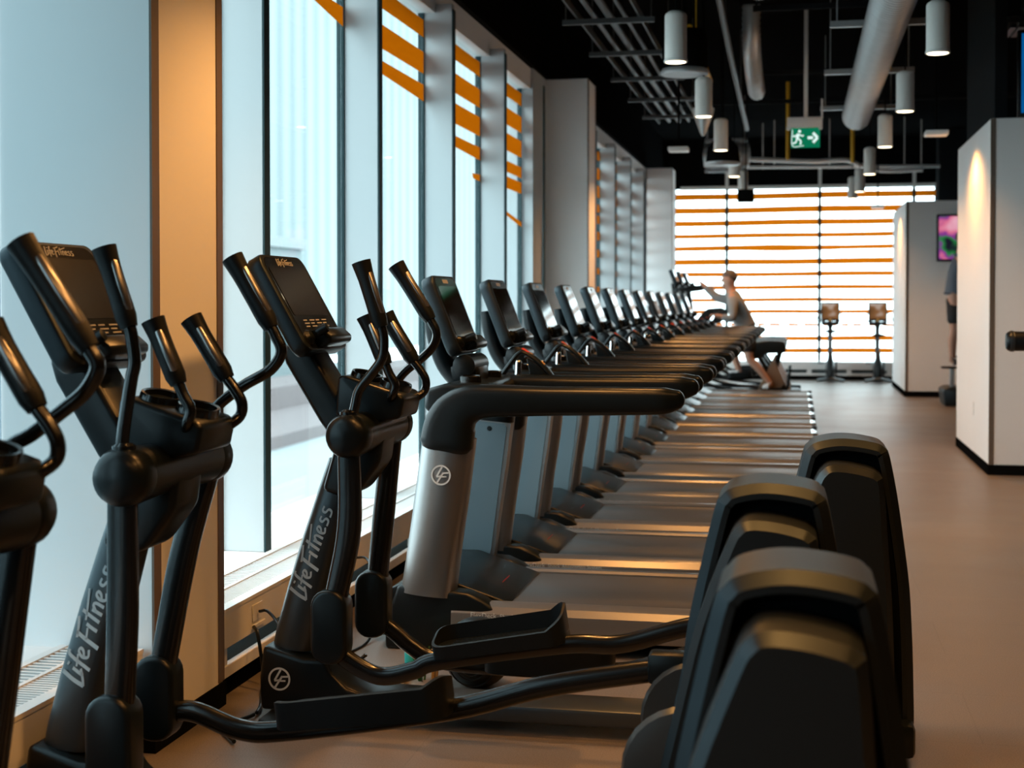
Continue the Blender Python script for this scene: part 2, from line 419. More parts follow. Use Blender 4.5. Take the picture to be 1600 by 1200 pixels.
for i in range(len(FINS) - 1):
    a, b = FINS[i] + .05, FINS[i+1] - .05
    if b > 27: b = 26.95
    if a > 26.9: continue
    for p0, p1 in PIERS:
        if a < p1 and b > p0: 
            if b - p1 > .3: a = max(a, p1)
            else: b = min(b, p0)
    if 12.9 < a < 14.2 or 21.9 < a < 23.7 and b > 23.2: 
        if b > 23.2: b = 23.1
        else: a = 14.2
    if b - a < .25 or b < YB: continue
    segs.append((max(a, YB + .02), b))
for a, b in segs:
    wn += 1; bm = new(); box(bm, XG - .006, XG, a, b, .325, 3.44)
    w = struct('window_%d' % wn, bm, M['glass'] if b > 4.3 else M['glasst'], smooth=False)
    if a > 5:
        bm = new(); film_left(bm, a, b)
        if bm.verts: obj('window_film', bm, M['film'], w, smooth=False)
        else: bm.free()
# far window: panes, wavy film stripes
FB = [(3.44, .056), (3.181, .058), (2.94, .05), (2.699, .032), (2.464, .036), (2.204, .05), (1.969, .028), (1.722, .022), (1.486, .014), (1.263, .013), (1.015, .012), (.761, .028), (.532, .03)]
def film_far(bm, x0, x1):
    nseg = 24
    for k, (z, th) in enumerate(FB):
        xs = [x0 + (x1 - x0) * i / nseg for i in range(nseg + 1)]
        if k == 10:
            xx = x0 + .05
            while xx < x1 - .1:
                l = .12 + .14 * random.random(); e = min(xx + l, x1)
                box(bm, xx, e, YF - .012, YF - .0105, z - .028, z + .028); xx = e + .06 + .08 * random.random()
            continue
        top = []; bot = []
        for x in xs:
            w = .006 * math.sin(x * 2.1 + k)
            t = th + .062
            if k == 4: t += .030 * math.exp(-((x + .35) / .55) ** 2) - (.012 if x > .7 else 0)
            top.append((x, z + t / 2 + w + .010 * (x - .3) / 2)); bot.append((x, z - t / 2 + w * .4 + .010 * (x - .3) / 2))
        V = [[bm.verts.new((x, YF - .012 + h, zz)) for x, zz in L] for L in (top, bot) for h in (0, .0015)]
        for i in range(nseg):
            for a, b in ((0, 2), (1, 3), (0, 1), (2, 3)): bm.faces.new([V[a][i], V[b][i], V[b][i+1], V[a][i+1]])
xm = [-2.6, -1.328, .39, 2.088, 2.48]
for i in range(4):
    wn += 1; a, b = xm[i] + (.028 if i else 0), xm[i+1] - (.028 if i < 3 else 0)
    bm = new(); box(bm, a, b, YF, YF + .006, .325, 3.6); w = struct('window_%d' % wn, bm, M['glass'], smooth=False)
    bm = new(); film_far(bm, a, b); obj('window_film', bm, M['film'], w, smooth=False)
bm = new()
for x in xm[1:4]: box(bm, x - .028, x + .028, YF - .05, YF + .02, .325, 3.6)
struct('trim_8', bm, M['frame'], smooth=False)
# convector cabinets
def convector(y0, y1, label):
    t = empty('convector_cabinet', (0, y0, 0), label, 'radiator', 'white slotted convector cabinets under the windows')
    L = y1 - y0
    bm = new(); box(bm, -2.045, XP, 0, L, .193, .335, .003, 1); obj('front_panel', bm, M['enamel'], t)
    bm = new(); box(bm, -2.06, -2.03, 0, L, .08, .125, .003, 1)
    y = .0
    while y < L - .1: box(bm, -2.07, -2.035, y, y + .06, .125, .193); y += 1.3
    obj('lower_rail', bm, M['enamel'], t)
    bm = new(); box(bm, -2.30, -2.06, 0, L, .0, .08); obj('plinth', bm, M['dark'], t, smooth=False)
    bm = new(); box(bm, -2.305, -2.10, 0, L, .08, .16); obj('heating_pipe_casing', bm, M['pale'], t, smooth=False)
    bm = new(); box(bm, -2.31, -2.28, 0, L, .31, .338); box(bm, -2.185, -2.17, 0, L, .315, .338); box(bm, -2.062, XP + .002, 0, L, .325, .339)
    obj('top_rail', bm, M['enamel'], t, smooth=False)
    bm = new(); y = .01
    while y < L - .02:
        box(bm, -2.28, -2.185, y, y + .013, .322, .334); y += .032
    y = .01
    while y < L - .02:
        box(bm, -2.17, -2.062, y, y + .010, .322, .334); y += .022
    obj('slatted_grille', bm, M['enamel'], t, smooth=False)
    return t
convector(-1.0, 4.16, 'white slotted convector cabinet left of the nearest column, at the picture corner').location.x = -.03
convector(4.74, 13.65, 'long white slotted convector cabinet behind the elliptical trainers and nearest treadmills')
convector(14.22, 23.08, 'white slotted convector cabinet beyond the second column, behind the far treadmills')
# far wall convector (runs along X)
t = empty('convector_cabinet', (-2.0, YF - .05, 0), 'low beige convector cabinet under the far striped window', 'radiator', 'white slotted convector cabinets under the windows')
L = 7.9
bm = new(); box(bm, 0, L, -.36, -.335, .193, .335, .003, 1); box(bm, 0, L, -.335, -.01, .315, .335); obj('front_panel', bm, M['enamel'], t)
bm = new(); box(bm, 0, L, -.35, -.33, .08, .125)
x = 0
while x < L: box(bm, x, x + .09, -.345, -.32, .125, .193); x += .72
obj('lower_rail', bm, M['enamel'], t, smooth=False)
bm = new(); box(bm, 0, L, -.33, -.01, 0, .08); obj('plinth', bm, M['dark'], t, smooth=False)
bm = new(); box(bm, 0, L, -.28, -.01, .08, .17); obj('heating_pipe_casing', bm, M['pale'], t, smooth=False)
# free-standing partitions on the right
def partition(x0, x1, y0, y1, h):
    bm = new(); box(bm, x0, x1, y0, y1, .085, h, .004, 1); p = struct('partition', bm, M['white'])
    bm = new(); box(bm, x0 - .006, x1 + .006, y0 - .008, y1 + .006, 0, .085); struct('partition_base', bm, M['dark'], p, smooth=False)
    bm = new(); box(bm, x0 - .001, x0 + .04, y0 - .004, y0, .085, h - .002); struct('corner_trim', bm, M['trimdark'], p, smooth=False)
    return p
partition(1.565, 4.6, 12.3, 14.75, 2.972)
partition(1.60, 5.2, 22.15, 25.1, 2.972)
bm = new(); box(bm, 1.62, 1.72, 12.5, 14.5, 2.975, ZC); struct('column', bm, M['darkwall'], smooth=False)
bm = new(); box(bm, 2.43, 2.9, 26.0, 26.5, 0, ZC); struct('column', bm, M['darkwall'], smooth=False)
bm = new(); box(bm, 1.5595, 1.5635, 13.3, 13.38, .42, .54, .001, 1); tag(obj('wall_outlet', bm, M['enamel']), 'small white outlet plate low on the near partition side', 'outlet')
bm = new(); box(bm, -2.02 + .0005, -2.012, 5.0, 5.12, .21, .225, .002, 1); box(bm, -2.02 + .0005, -2.016, 5.0, 5.10, .235, .30, .002, 1)
tag(obj('power_outlet', bm, M['enamel']), 'beige power outlet on convector panel beside the nearest column', 'outlet')

# ------------------------------------------------------------------ outside
bm = new(); box(bm, -80, -2.9, -40, 90, -2.9, -2.6); tag(obj('snowy_ground', bm, M['snow'], smooth=False), 'snow covered street outside the left windows', 'ground', kind='structure')
bm = new(); box(bm, -46, -34, 42, 420, -2.6, 60); tag(obj('office_building', bm, M['facade'], smooth=False), 'tall building with pale ribbed cladding across the street', 'building')
bm = new(); box(bm, -20, -17.5, 24, 75, -2.6, -1.5); box(bm, -17.5, -14, 24, 75, -2.6, -2.25)
tag(obj('planter_wall', bm, M['brick'], smooth=False), 'low dull red wall across the street outside', 'wall')
bm = new(); box(bm, -31, -24, 52, 66, -2.6, 4.0); r = obj('roof_cap', new(), M['snow']) if False else None
b2 = tag(obj('low_building', bm, M['pale'], smooth=False), 'low pale building across the street seen behind elliptical handles', 'building')
bm = new(); box(bm, -31.2, -23.8, 51.8, 66.2, 4.0, 4.5); obj('snowy_roof', bm, M['snow'], b2, smooth=False)
bm = new()
for k in range(4): box(bm, -24.0, -23.95, 53 + 3.2 * k, 55 + 3.2 * k, -1, 1.6)
obj('shop_window', bm, M['frame'], b2, smooth=False)

# ------------------------------------------------------------------ ceiling services
def pendant(x, y, label, k=1.0):
    t = empty('pendant_light', (x, y, 3.0), label, 'lamp', 'white cylinder pendants in two rows')
    bm = new(); lathe(bm, [(.064, .003), (.073, 0), (.076, .004), (.076, .015), (.072, .02), (.072, .30), (.066, .315), (.045, .33), (.02, .335)], n=24); obj('lamp_shade', bm, M['pend'], t)
    bm = new(); lathe(bm, [(0, .001), (.064, .001), (.064, .006), (0, .006)], n=24); obj('lamp_disc', bm, M['disc'], t, smooth=False)
    bm = new(); lathe(bm, [(.006, .33), (.006, ZC - 3.0)], n=8); obj('suspension_rod', bm, M['dark'], t)
    d = bpy.data.lights.new('pendant_spot', 'SPOT'); d.energy = LAMP * k; d.color = (1.0, .45, .12); d.spot_size = math.radians(120); d.spot_blend = .7; d.shadow_soft_size = .06
    o = bpy.data.objects.new('pendant_spot', d); COL.objects.link(o); o.location = (0, 0, -.012); o.parent = t
    return t
LAMP = 62
NM = ['nearest', 'second', 'third', 'fourth', 'fifth', 'sixth']
for i, y in enumerate((9.2, 11.95, 14.65, 17.75, 20.55, 23.2)):
    if i < 5: pendant(-.785, y, 'white cylinder pendant lamp, %s visible one in the left row' % NM[i])
    if i < 5: pendant(.85, y, 'white cylinder pendant lamp, %s visible one in the right row' % NM[i])
pendant(.80, 21.9, 'small dim white pendant lamp at the far end of the right row')
for x in (-.785, .85):
    for y in (6.45, 3.7, .95):
        pendant(x, y, 'white cylinder pendant lamp above the picture, %s in the %s row' % ({6.45: 'farthest', 3.7: 'middle one', .95: 'nearest'}[y], 'left' if x < 0 else 'right'))
for y in (9.2, 6.45, 3.7):
    pendant(2.485, y, 'added fill pendant lamp out of view at right, %s in its row' % {9.2: 'farthest', 6.45: 'middle one', 3.7: 'nearest'}[y])  # row added out of view to warm the partition front and right floor
pendant(2.485, 10.75, 'added fill pendant lamp out of view at right facing the near partition', 1.3)  # extra unseen lamp, added for warm light on the near partition front
pendant(2.75, 20.6, 'added fill pendant lamp hidden behind the near partition', 1.0)  # added out of sight to light the far partition front
for y in (1.2, 2.35, 3.5):
    pendant(.03, y, 'added fill pendant lamp out of view overhead between two rows, %s' % {1.2: 'nearest', 2.35: 'middle one', 3.5: 'farthest'}[y], 1.15)  # unseen lamps added for orange highlights on the drive housings
# spiral duct
t = empty('spiral_duct', (.66, 9.0, 3.62), 'large silver spiral air duct hanging under the black ceiling', 'duct')
bm = new(); prof = []
yy = 0
while yy < 8.0:
    prof += [(.142, yy), (.164, yy + .02), (.164, yy + .05), (.142, yy + .07)]; yy += .075
prof += [(.15, 8.0), (.05, 8.0)]
lathe(bm, [(.05, 0)] + prof, axis='y', n=28); obj('duct_pipe', bm, M['galv'], t, sharp=25)
for k in (2.6, 5.0, 7.6):
    bm = new(); box(bm, -.42, .42, k - .02, k + .02, .02, .07); box(bm, -.37, -.36, k - .01, k + .01, .07, .88); box(bm, .36, .37, k - .01, k + .01, .07, .88)
    obj('duct_hanger', bm, M['galv'], t, smooth=False)
# flexible duct
bm = new(); pts = smooth_pts([(-.46, 14.0, 4.35), (-.46, 14.1, 4.0), (-.45, 14.5, 3.78), (-.44, 15.3, 3.68)], 14)
sweep(bm, pts, [.085 + .008 * (i % 2) for i in range(len(pts))], n=14)
tag(obj('flexible_duct', bm, M['galv'], sharp=60), 'short silver flexible duct bending down from the ceiling', 'duct')
# cable tray
t = empty('cable_tray', (-1.46, 9.0, 3.66), 'grey ladder cable tray with pipes left of the pendant lamps', 'cable tray')
bm = new(); box(bm, -.25, -.235, 0, 8.6, 0, .06); box(bm, .235, .25, 0, 8.6, 0, .06); obj('side_rail', bm, M['galvd'], t, smooth=False)
for y in [k * 1.45 + .5 for k in range(6)]:
    bm = new(); box(bm, -.36, .36, y - .02, y + .02, -.045, -.005); box(bm, -.34, -.33, y - .005, y + .005, 0, .84); box(bm, .33, .34, y - .005, y + .005, 0, .84); obj('strut_hanger', bm, M['galvd'], t, smooth=False)
for x, r in ((-.12, .022), (0, .03), (.12, .018)):
    bm = new(); tube(bm, [(x, 0, .032), (x, 8.6, .032)], r); obj('conduit_pipe', bm, M['galvd'], t)
# round black unit, cone, conduit, misc
t = empty('ceiling_speaker', (-.94, 11.9, 3.32), 'wide black drum shaped unit behind the nearest left pendant', 'speaker')
bm = new(); lathe(bm, [(.02, .05), (.17, .04), (.19, .06), (.19, .34), (.15, .40), (.02, .41)], n=28); obj('drum_body', bm, M['dark'], t)
bm = new(); lathe(bm, [(.155, .03), (.195, .03), (.2, .055), (.19, .075)], n=28); obj('rim_ring', bm, M['galv'], t)
bm = new(); lathe(bm, [(.012, .4), (.012, ZC - 3.32)], n=8); obj('suspension_rod', bm, M['dark'], t)
t = empty('cone_speaker', (-.89, 13.5, 3.02), 'grey cone shaped speaker hanging under the second left pendant', 'speaker')
bm = new(); lathe(bm, [(.012, 0), (.03, .03), (.10, .22), (.105, .26), (.02, .30)], n=24); obj('cone_body', bm, M['galv'], t)
bm = new(); lathe(bm, [(.01, .3), (.01, ZC - 3.02)], n=8); obj('suspension_rod', bm, M['dark'], t)
t = empty('ceiling_speaker', (-.83, 15.9, 2.97), 'black round speaker with a silver lower edge beside third left pendant', 'speaker')
bm = new(); lathe(bm, [(.02, .02), (.17, 0), (.19, .03), (.17, .2), (.09, .30), (.02, .32)], n=28); obj('drum_body', bm, M['dark'], t)
bm = new(); lathe(bm, [(.17, .0), (.195, .012), (.195, .03), (.18, .035)], n=28); obj('rim_ring', bm, M['galv'], t)
bm = new(); lathe(bm, [(.01, .32), (.01, ZC - 2.97)], n=8); obj('suspension_rod', bm, M['dark'], t)
t = empty('ventilation_unit', (-1.05, 21.2, 3.62), 'grey round ventilation unit above the far left pendants', 'vent')
bm = new(); lathe(bm, [(.03, -.35), (.17, -.33), (.2, -.2), (.2, .2), (.17, .33), (.03, .35)], axis='x', n=20); obj('fan_casing', bm, M['galv'], t)
bm = new(); box(bm, -.32, .3, -.02, .02, -.25, -.2); box(bm, -.32, .3, -.02, .02, .2, .25); box(bm, -.3, -.28, -.02, .02, -.25, .88); box(bm, .26, .28, -.02, .02, -.25, .88); obj('mounting_bracket', bm, M['galv'], t, smooth=False)
bm = new(); tube(bm, [(-.9, 24, 3.84), (-.2, 24, 3.80), (.3, 24, 3.78), (.75, 24, 3.79), (1.0, 24, 3.70), (1.35, 24.1, 3.62), (2.0, 24.1, 3.62)], .04, k=6)
for x in (-.4, .5, 1.7): box(bm, x - .008, x + .008, 23.99, 24.01, 3.7, ZC - .02)
tag(obj('white_pipe', bm, M['enamel']), 'white bending pipe running across below the far ceiling', 'pipe')
bm = new(); tube(bm, [(-.9, 24.4, 3.74), (2.3, 24.4, 3.70)], .028)
for x in (-.6, .9, 2.0): box(bm, x - .008, x + .008, 24.39, 24.41, 3.7, ZC - .02)
tag(obj('white_pipe', bm, M['enamel']), 'thin straight white pipe just below the bending white pipe', 'pipe')
for x, y, z0, z1, lab in ((-.148, 20, 3.42, ZC, 'left yellow gas pipe drop beyond the exit sign'), (.727, 20, 3.36, ZC, 'right yellow gas pipe drop between duct end and pendants')):
    bm = new(); tube(bm, [(x, y, z0), (x, y, z1)], .028); tag(obj('yellow_pipe', bm, M['yellow']), lab, 'pipe', 'yellow gas pipes')
bm = new(); tube(bm, [(-.95, 12.5, 3.86), (-.93, 15.2, 3.8)], .03); box(bm, -.945, -.935, 13.2, 13.21, 3.83, ZC); tag(obj('yellow_pipe', bm, M['yellow']), 'yellow gas pipe running above the second left pendant', 'pipe', 'yellow gas pipes')
bm = new(); tube(bm, [(-.66, 11.5, 4.02), (-.66, 14.2, 3.86), (-.64, 18, 3.62)], .03)
for y, z in ((12.5, 3.97), (16, 3.75)): box(bm, -.645, -.63, y, y + .015, z, ZC - .01)
tag(obj('grey_conduit', bm, M['galvd']), 'grey conduit sloping away right of the left pendant row', 'pipe')
for y, z, x0, x1, lab in ((12.6, 4.0, -.4, 1.0, 'nearest black ceiling rail crossing the picture'), (15.4, 3.88, -.45, .6, 'middle black ceiling rail above the exit sign'), (18.5, 4.0, -1.8, 3.5, 'farthest black ceiling rail')):
    bm = new(); box(bm, x0, x1, y, y + .04, z, z + .05)
    for x in (x0 + .02, x1 - .04): box(bm, x, x + .02, y + .01, y + .03, z + .05, ZC)
    tag(obj('ceiling_rail', bm, M['darkwall'], smooth=False), lab, 'rail')
# hanging drops on the first rail
for k, x in enumerate((-.33, -.10, .12, .28, .46)):
    bm = new(); tube(bm, [(x, 12.0, 4.02), (x, 12.0, ZC)], .035); tube(bm, [(x, 12.0, 3.98), (x, 12.0, 4.06)], .05)
    tag(obj('sprinkler_pipe', bm, M['galv']), 'short grey pipe drop left of the spiral duct, %s of five' % ('leftmost', 'second from left', 'middle one', 'second from right', 'rightmost')[k], 'pipe', 'short grey pipe drops')
# small flat downlights washing the piers and partitions
def downlight(x, y, label, e=95):
    t = empty('downlight', (x, y, 2.95), label, 'lamp', 'small flat downlights beside the columns')
    bm = new(); box(bm, -.10, .10, -.10, .10, 0, .045, .008); obj('lamp_body', bm, M['enamel'], t)
    bm = new(); box(bm, -.01, .01, -.01, .01, .045, ZC - 2.95); obj('suspension_rod', bm, M['dark'], t)
    d = bpy.data.lights.new('downlight_spot', 'SPOT'); d.energy = e; d.color = (1.0, .45, .12); d.spot_size = math.radians(150); d.spot_blend = .6; d.shadow_soft_size = .07
    o = bpy.data.objects.new('downlight_spot', d); COL.objects.link(o); o.location = (0, 0, -.02); o.parent = t
downlight(-1.18, 14.2, 'small flat white downlight near the second column at left')
downlight(1.22, 13.3, 'small flat downlight beside the near partition at right')
downlight(-1.05, 4.9, 'small flat downlight above the picture beside the nearest column', 115)
downlight(1.25, 23.4, 'small flat downlight beside the far partition', 60)
bm = new()
for k in range(7): box(bm, 1.8 + k * .07, 1.85 + k * .07, 13.4, 13.9, 3.92, 3.96)
box(bm, 1.78, 2.3, 13.38, 13.92, 3.96, 4.02); box(bm, 2.0, 2.02, 13.6, 13.62, 4.0, ZC)
tag(obj('air_grille', bm, M['galv'], smooth=False), 'grey slatted air grille by the right pendants', 'vent')
t = empty('ceiling_speaker', (-.70, 19.3, 2.79), 'small black box speaker behind the far left pendants', 'speaker')
bm = new(); box(bm, -.11, .11, -.08, .08, 0, .17, .01); obj('speaker_box', bm, M['dark'], t)
bm = new(); lathe(bm, [(.01, .16), (.01, ZC - 2.79)], n=8); obj('suspension_rod', bm, M['dark'], t)
# exit sign
t = empty('exit_sign', (.07, 15.0, 3.05), 'green exit sign with running figure and right arrow', 'sign')
bm = new(); box(bm, -.19, .17, -.03, .05, .205, .315, .006); box(bm, -.02, .02, -.01, .03, .315, ZC - 3.05); box(bm, .155, .175, -.01, .02, .3, .5); obj('mounting_box', bm, M['enamel'], t)
bm = new(); box(bm, -.15, .145, -.012, .012, .0, .205, .003, 1); obj('sign_panel', bm, M['green'], t)
bm = new()
def pl(u, v, h): return (u, -.013 - h, v)
ribbon(bm, [(.02, .10), (.075, .10)], .03, pl); ribbon(bm, [(.075, .15), (.12, .10)], .028, pl); ribbon(bm, [(.12, .10), (.075, .05)], .028, pl)
lathe(bm, [(.0, -.016), (.016, -.016), (.016, -.013), (0, -.013)], o=(-.062, 0, .168), axis='y', n=12)
ribbon(bm, [(-.075, .145), (-.085, .095)], .03, pl); ribbon(bm, [(-.07, .14), (-.035, .12), (-.02, .13)], .014, pl); ribbon(bm, [(-.08, .14), (-.115, .115), (-.125, .13)], .014, pl)
ribbon(bm, [(-.085, .095), (-.05, .07), (-.055, .03)], .016, pl); ribbon(bm, [(-.09, .095), (-.10, .055), (-.135, .045)], .016, pl)
ribbon(bm, [(-.135, .185), (-.135, .02), (-.02, .02)], .008, pl)
obj('pictogram', bm, M['exitw'], t)
for x, m_ in ((-.175, 'disc'), (.15, 'red')):
    bm = new(); lathe(bm, [(.002, -.02), (.02, -.012), (.022, .0), (.015, .02), (.002, .022)], o=(x, -.02, .20), axis='y', n=14); obj('emergency_lamp', bm, M['enamel'], t)
# televisions
def tv(x0, x1, y, z0, z1, m_, label, back):
    t = empty('television', ((x0 + x1) / 2, y, z0), label, 'television')
    w = (x1 - x0) / 2; h = z1 - z0
    bm = new(); box(bm, -w, w, 0, .05, 0, h, .008); obj('tv_frame', bm, M['black'], t)
    bm = new(); box(bm, -w + .03, w - .03, -.003, .001, .035, h - .03); obj('tv_screen', bm, m_, t, smooth=False)
    bm = new()
    if back > .2: box(bm, -.04, .04, .05, .10, h * .4, ZC - z0)
    else: box(bm, -.15, .15, .05, back, h * .3, h * .7)
    obj('tv_bracket', bm, M['dark'], t, smooth=False)
tv(2.04, 3.3, 22.05, 2.05, 2.76, M['tvpink'], 'television showing a pink picture on the far partition', .1)
tv(1.745, 2.95, 12.1, 2.95, 3.66, M['tvblue'], 'television with blue screen hanging over near partition, cut by frame', .4)
# ------------------------------------------------------------------ consoles shared by the machines
def frame_mat(o, tilt):
    """local (n,u,v) -> parent: n faces the user, u across, v up the screen"""
    c, s = math.cos(tilt), math.sin(tilt)
    return Matrix(((c, 0, -s, o[0]), (0, 1, 0, o[1]), (s, 0, c, o[2]), (0, 0, 0, 1)))
def rrect(w, h0, h1, r, k=5, taper=0):
    P = []
    for cx, cy, a0 in ((w - r, h1 - r, 0), (-w + r, h1 - r, 90), (-w + r, h0 + r, 180), (w - r, h0 + r, 270)):
        for i in range(k + 1):
            a = math.radians(a0 + 90 * i / k); P.append((cx + r * math.cos(a), cy + r * math.sin(a)))
    return P
def console(parent, o, tilt, w, h, scr0, mark, keys=True):
    T = frame_mat(o, tilt)
    def put(name, bm, m, par, **k):
        bmesh.ops.transform(bm, matrix=T, verts=bm.verts); return obj(name, bm, m, par, **k)
    bm = new(); rings = []
    for n, sc in ((-.060, .93), (-.056, .97), (-.046, 1.0), (-.007, 1.0), (-.001, .985), (0, .965)):
        rings.append([(n, u * sc, h/2 + (v - h/2) * (1 - (1 - sc) * w / h * 1.4)) for u, v in rrect(w, 0, h, .042)])
    loft(bm, rings); c = put('console', bm, M['housing'], parent, sharp=50)
    bm = new(); prism(bm, rrect(w - .022, .012, h - .012, .045), .0002, .0012, axis='x'); put('console_face', bm, M['blackpaint'], c, smooth=False)
    bm = new(); prism(bm, rrect(w - .038, scr0, h - .052, .012), .0013, .0030, axis='x'); put('screen', bm, M['screenm'] if mark == 'script' else M['screen'], c, smooth=False)
    bm = new()
    if mark == 'script': script_mark(bm, lambda u, v, hh: (.0013 + hh, -.075 + u * .040, h - .044 + v * .026))
    else:
        for u, v in SCRIPT and [(0, 0)]: box(bm, .0013, .002, -.045, .045, h - .038, h - .020)
    put('lettering', bm, M['markdim'], c, smooth=False)
    if keys:
        bm = new(); 
        for r in range(3):
            for k in range(4):
                u = -.115 + k * .062; box(bm, .0013, .0019, u, u + .035 + .012 * ((k + r) % 2), scr0 - .022 - r * .012, scr0 - .018 - r * .012)
        put('key_legends', bm, M['markdim'], c, smooth=False)
    bm = new(); prism(bm, [(.0, .005), (.05, .0), (.062, .018), (.045, .062), (.0, .075)], -w * .52, w * .52, .008, axis='y')
    put('button_ledge', bm, M['black'], c)
    bm = new(); lathe(bm, [(.002, .03), (.016, .028), (.018, .01), (.018, -.01)], o=(.045, -w * .66, .05), axis='x', n=14)
    lathe(bm, [(.02, -.02), (.03, 0), (.02, .012)], o=(.0, -w * .66, .05), axis='x', n=14); put('control_knob', bm, M['black'], c)
    return c

# ------------------------------------------------------------------ elliptical trainer
REAR = 1.61
HOOP = [(-.31, .12), (-.305, .32), (-.268, .46), (-.231, .56), (-.205, .665), (-.188, .785), (-.136, 1.005), (-.118, 1.042), (-.093, 1.060), (-.035, 1.071), (.023, 1.069), (.08, 1.059), (.100, 1.047), (.112, 1.026), (.134, .918), (.154, .785), (.170, .66), (.179, .50), (.184, .30), (.184, .12)]
HOOP = [(x * 1.09, .12 if z < .13 else max(.16, 1.45 - (1.45 - z) * 1.145)) for x, z in HOOP]
HOOP = [HOOP[0]] + [(p.x, p.y) for p in smooth_pts([(x, z, 0) for x, z in HOOP[1:-1]], 3)] + [HOOP[-1]]
def inset(poly, d):
    out = []
    for i, p in enumerate(poly):
        a = poly[max(i-1, 0)]; b = poly[min(i+1, len(poly)-1)]
        t = Vector((b[0]-a[0], b[1]-a[1])).normalized(); out.append((p[0] + t.y * d, p[1] - t.x * d))
    return out
def hoop_section(bm, y0, y1, dep, ch):
    """arched band with chamfered near and far edges"""
    secs = [(0, y0 + ch), (ch, y0), (dep, y0), (dep, y1), (ch, y1), (0, y1 - ch)]
    rows = []
    for d, y in secs:
        rows.append([(x + REAR, y, z) for x, z in inset(HOOP, d)])
    V = [[bm.verts.new(p) for p in r] for r in rows]; n = len(V[0])
    for k in range(len(V)):
        a, b = V[k], V[(k + 1) % len(V)]
        for i in range(n - 1): bm.faces.new([a[i], a[i+1], b[i+1], b[i]])
    bm.faces.new([v[0] for v in V]); bm.faces.new([v[-1] for v in V][::-1])
SHROUD = [(-.262, .14), (-.255, .40), (-.215, .57), (-.168, .765), (-.105, .935), (-.083, .975), (-.055, .992), (.0, .990), (.055, .978), (.078, .966), (.092, .94), (.102, .80), (.116, .60), (.124, .40), (.126, .14)]
SHROUD = [(x * 1.06, .14 if z < .15 else max(.17, 1.43 - (1.45 - z) * 1.055)) for x, z in SHROUD]
SHROUD = [SHROUD[0]] + [(p.x, p.y) for p in smooth_pts([(x, z, 0) for x, z in SHROUD[1:-1]], 3)] + [SHROUD[-1]]
def swing_grip(par, a, b, side, sensor):
    P = [Vector(a), Vector(b)]; d = (P[1] - P[0]); n = 9
    pts = [P[0] + d * (i / (n - 1)) for i in range(n)]
    bm = new(); A = [.021, .0265, .0265, .026, .026, .026, .0265, .0285, .031]
    sweep(bm, pts, A, [x * 1.05 for x in A], n=14)
    bevel(bm, list(bm.verts)[-14:], .008, 2, 40)
    g = obj('grip', bm, M['blackrub'], par)
    bm = new(); t = d.normalized(); off = Vector((.0, -1, 0)) if sensor == 'y' else t.cross(Vector((0, 1, 0))) * (1 if t.z > 0 else -1)
    if off.x < 0 and sensor != 'y': off = -off
    o2 = off * (.86 if sensor == 'y' else 1) + (Vector((.5, 0, .2)) if sensor == 'y' else Vector((0, -.55, 0))); o2 = (o2 - t * o2.dot(t)).normalized()
    c = [P[0] + d * k + o2 * .0185 for k in (.16, .2, .5, .8, .84)]
    sweep(bm, c, [.006, .012, .013, .012, .006], [.006, .011, .012, .011, .006], n=12, up=tuple(o2.cross(t)))
    obj('pulse_sensor', bm, M['steel'], g)
    return g
def pedal_part(par, x0, z0, x1, z1, yc, w=.085):
    L = math.hypot(x1 - x0, z1 - z0); ang = math.atan2(z1 - z0, x1 - x0)
    T = Matrix.Translation((x0, yc, z0)) @ Matrix.Rotation(-ang, 4, 'Y')
    out = [(p, q) for p, q in rrect(w, 0, L, .055)]           # (y, x)
    bm = new(); prism(bm, [(x, y) for y, x in out], -.018, .0, 0, axis='z')
    bmesh.ops.transform(bm, matrix=T, verts=bm.verts); p = obj('pedal', bm, M['black'], par)
    bm = new(); n = len(out); R = []
    for y, x in out:
        inner = max(0, min(1, .5 + y * (1 if yc < 0 else -1) / w * .6)); hgt = .012 + .036 * inner + .040 * max(0, (x / L - .85) / .15)
        iy, ix = y * .90, L/2 + (x - L/2) * .965
        R.append([bm.verts.new(q) for q in ((x, y, -.03), (x, y * 1.03, hgt), (ix, iy, hgt + .002), (ix, iy, -.001))])
    for i in range(n):
        a, b = R[i], R[(i+1) % n]
        for k in range(3): bm.faces.new([a[k], b[k], b[k+1], a[k+1]])
    bmesh.ops.transform(bm, matrix=T, verts=bm.verts); obj('pedal_rim', bm, M['blackrub'], p)
    bm = new()
    for k in range(6):
        yy = -w * .6 + k * w * .24; prism(bm, [(.06, yy), (L - .06, yy), (L - .06, yy + .006), (.06, yy + .006)], 0, .002, axis='z')
    bmesh.ops.transform(bm, matrix=T, verts=bm.verts); obj('tread_ribs', bm, M['housing'], p, smooth=False)
    return p
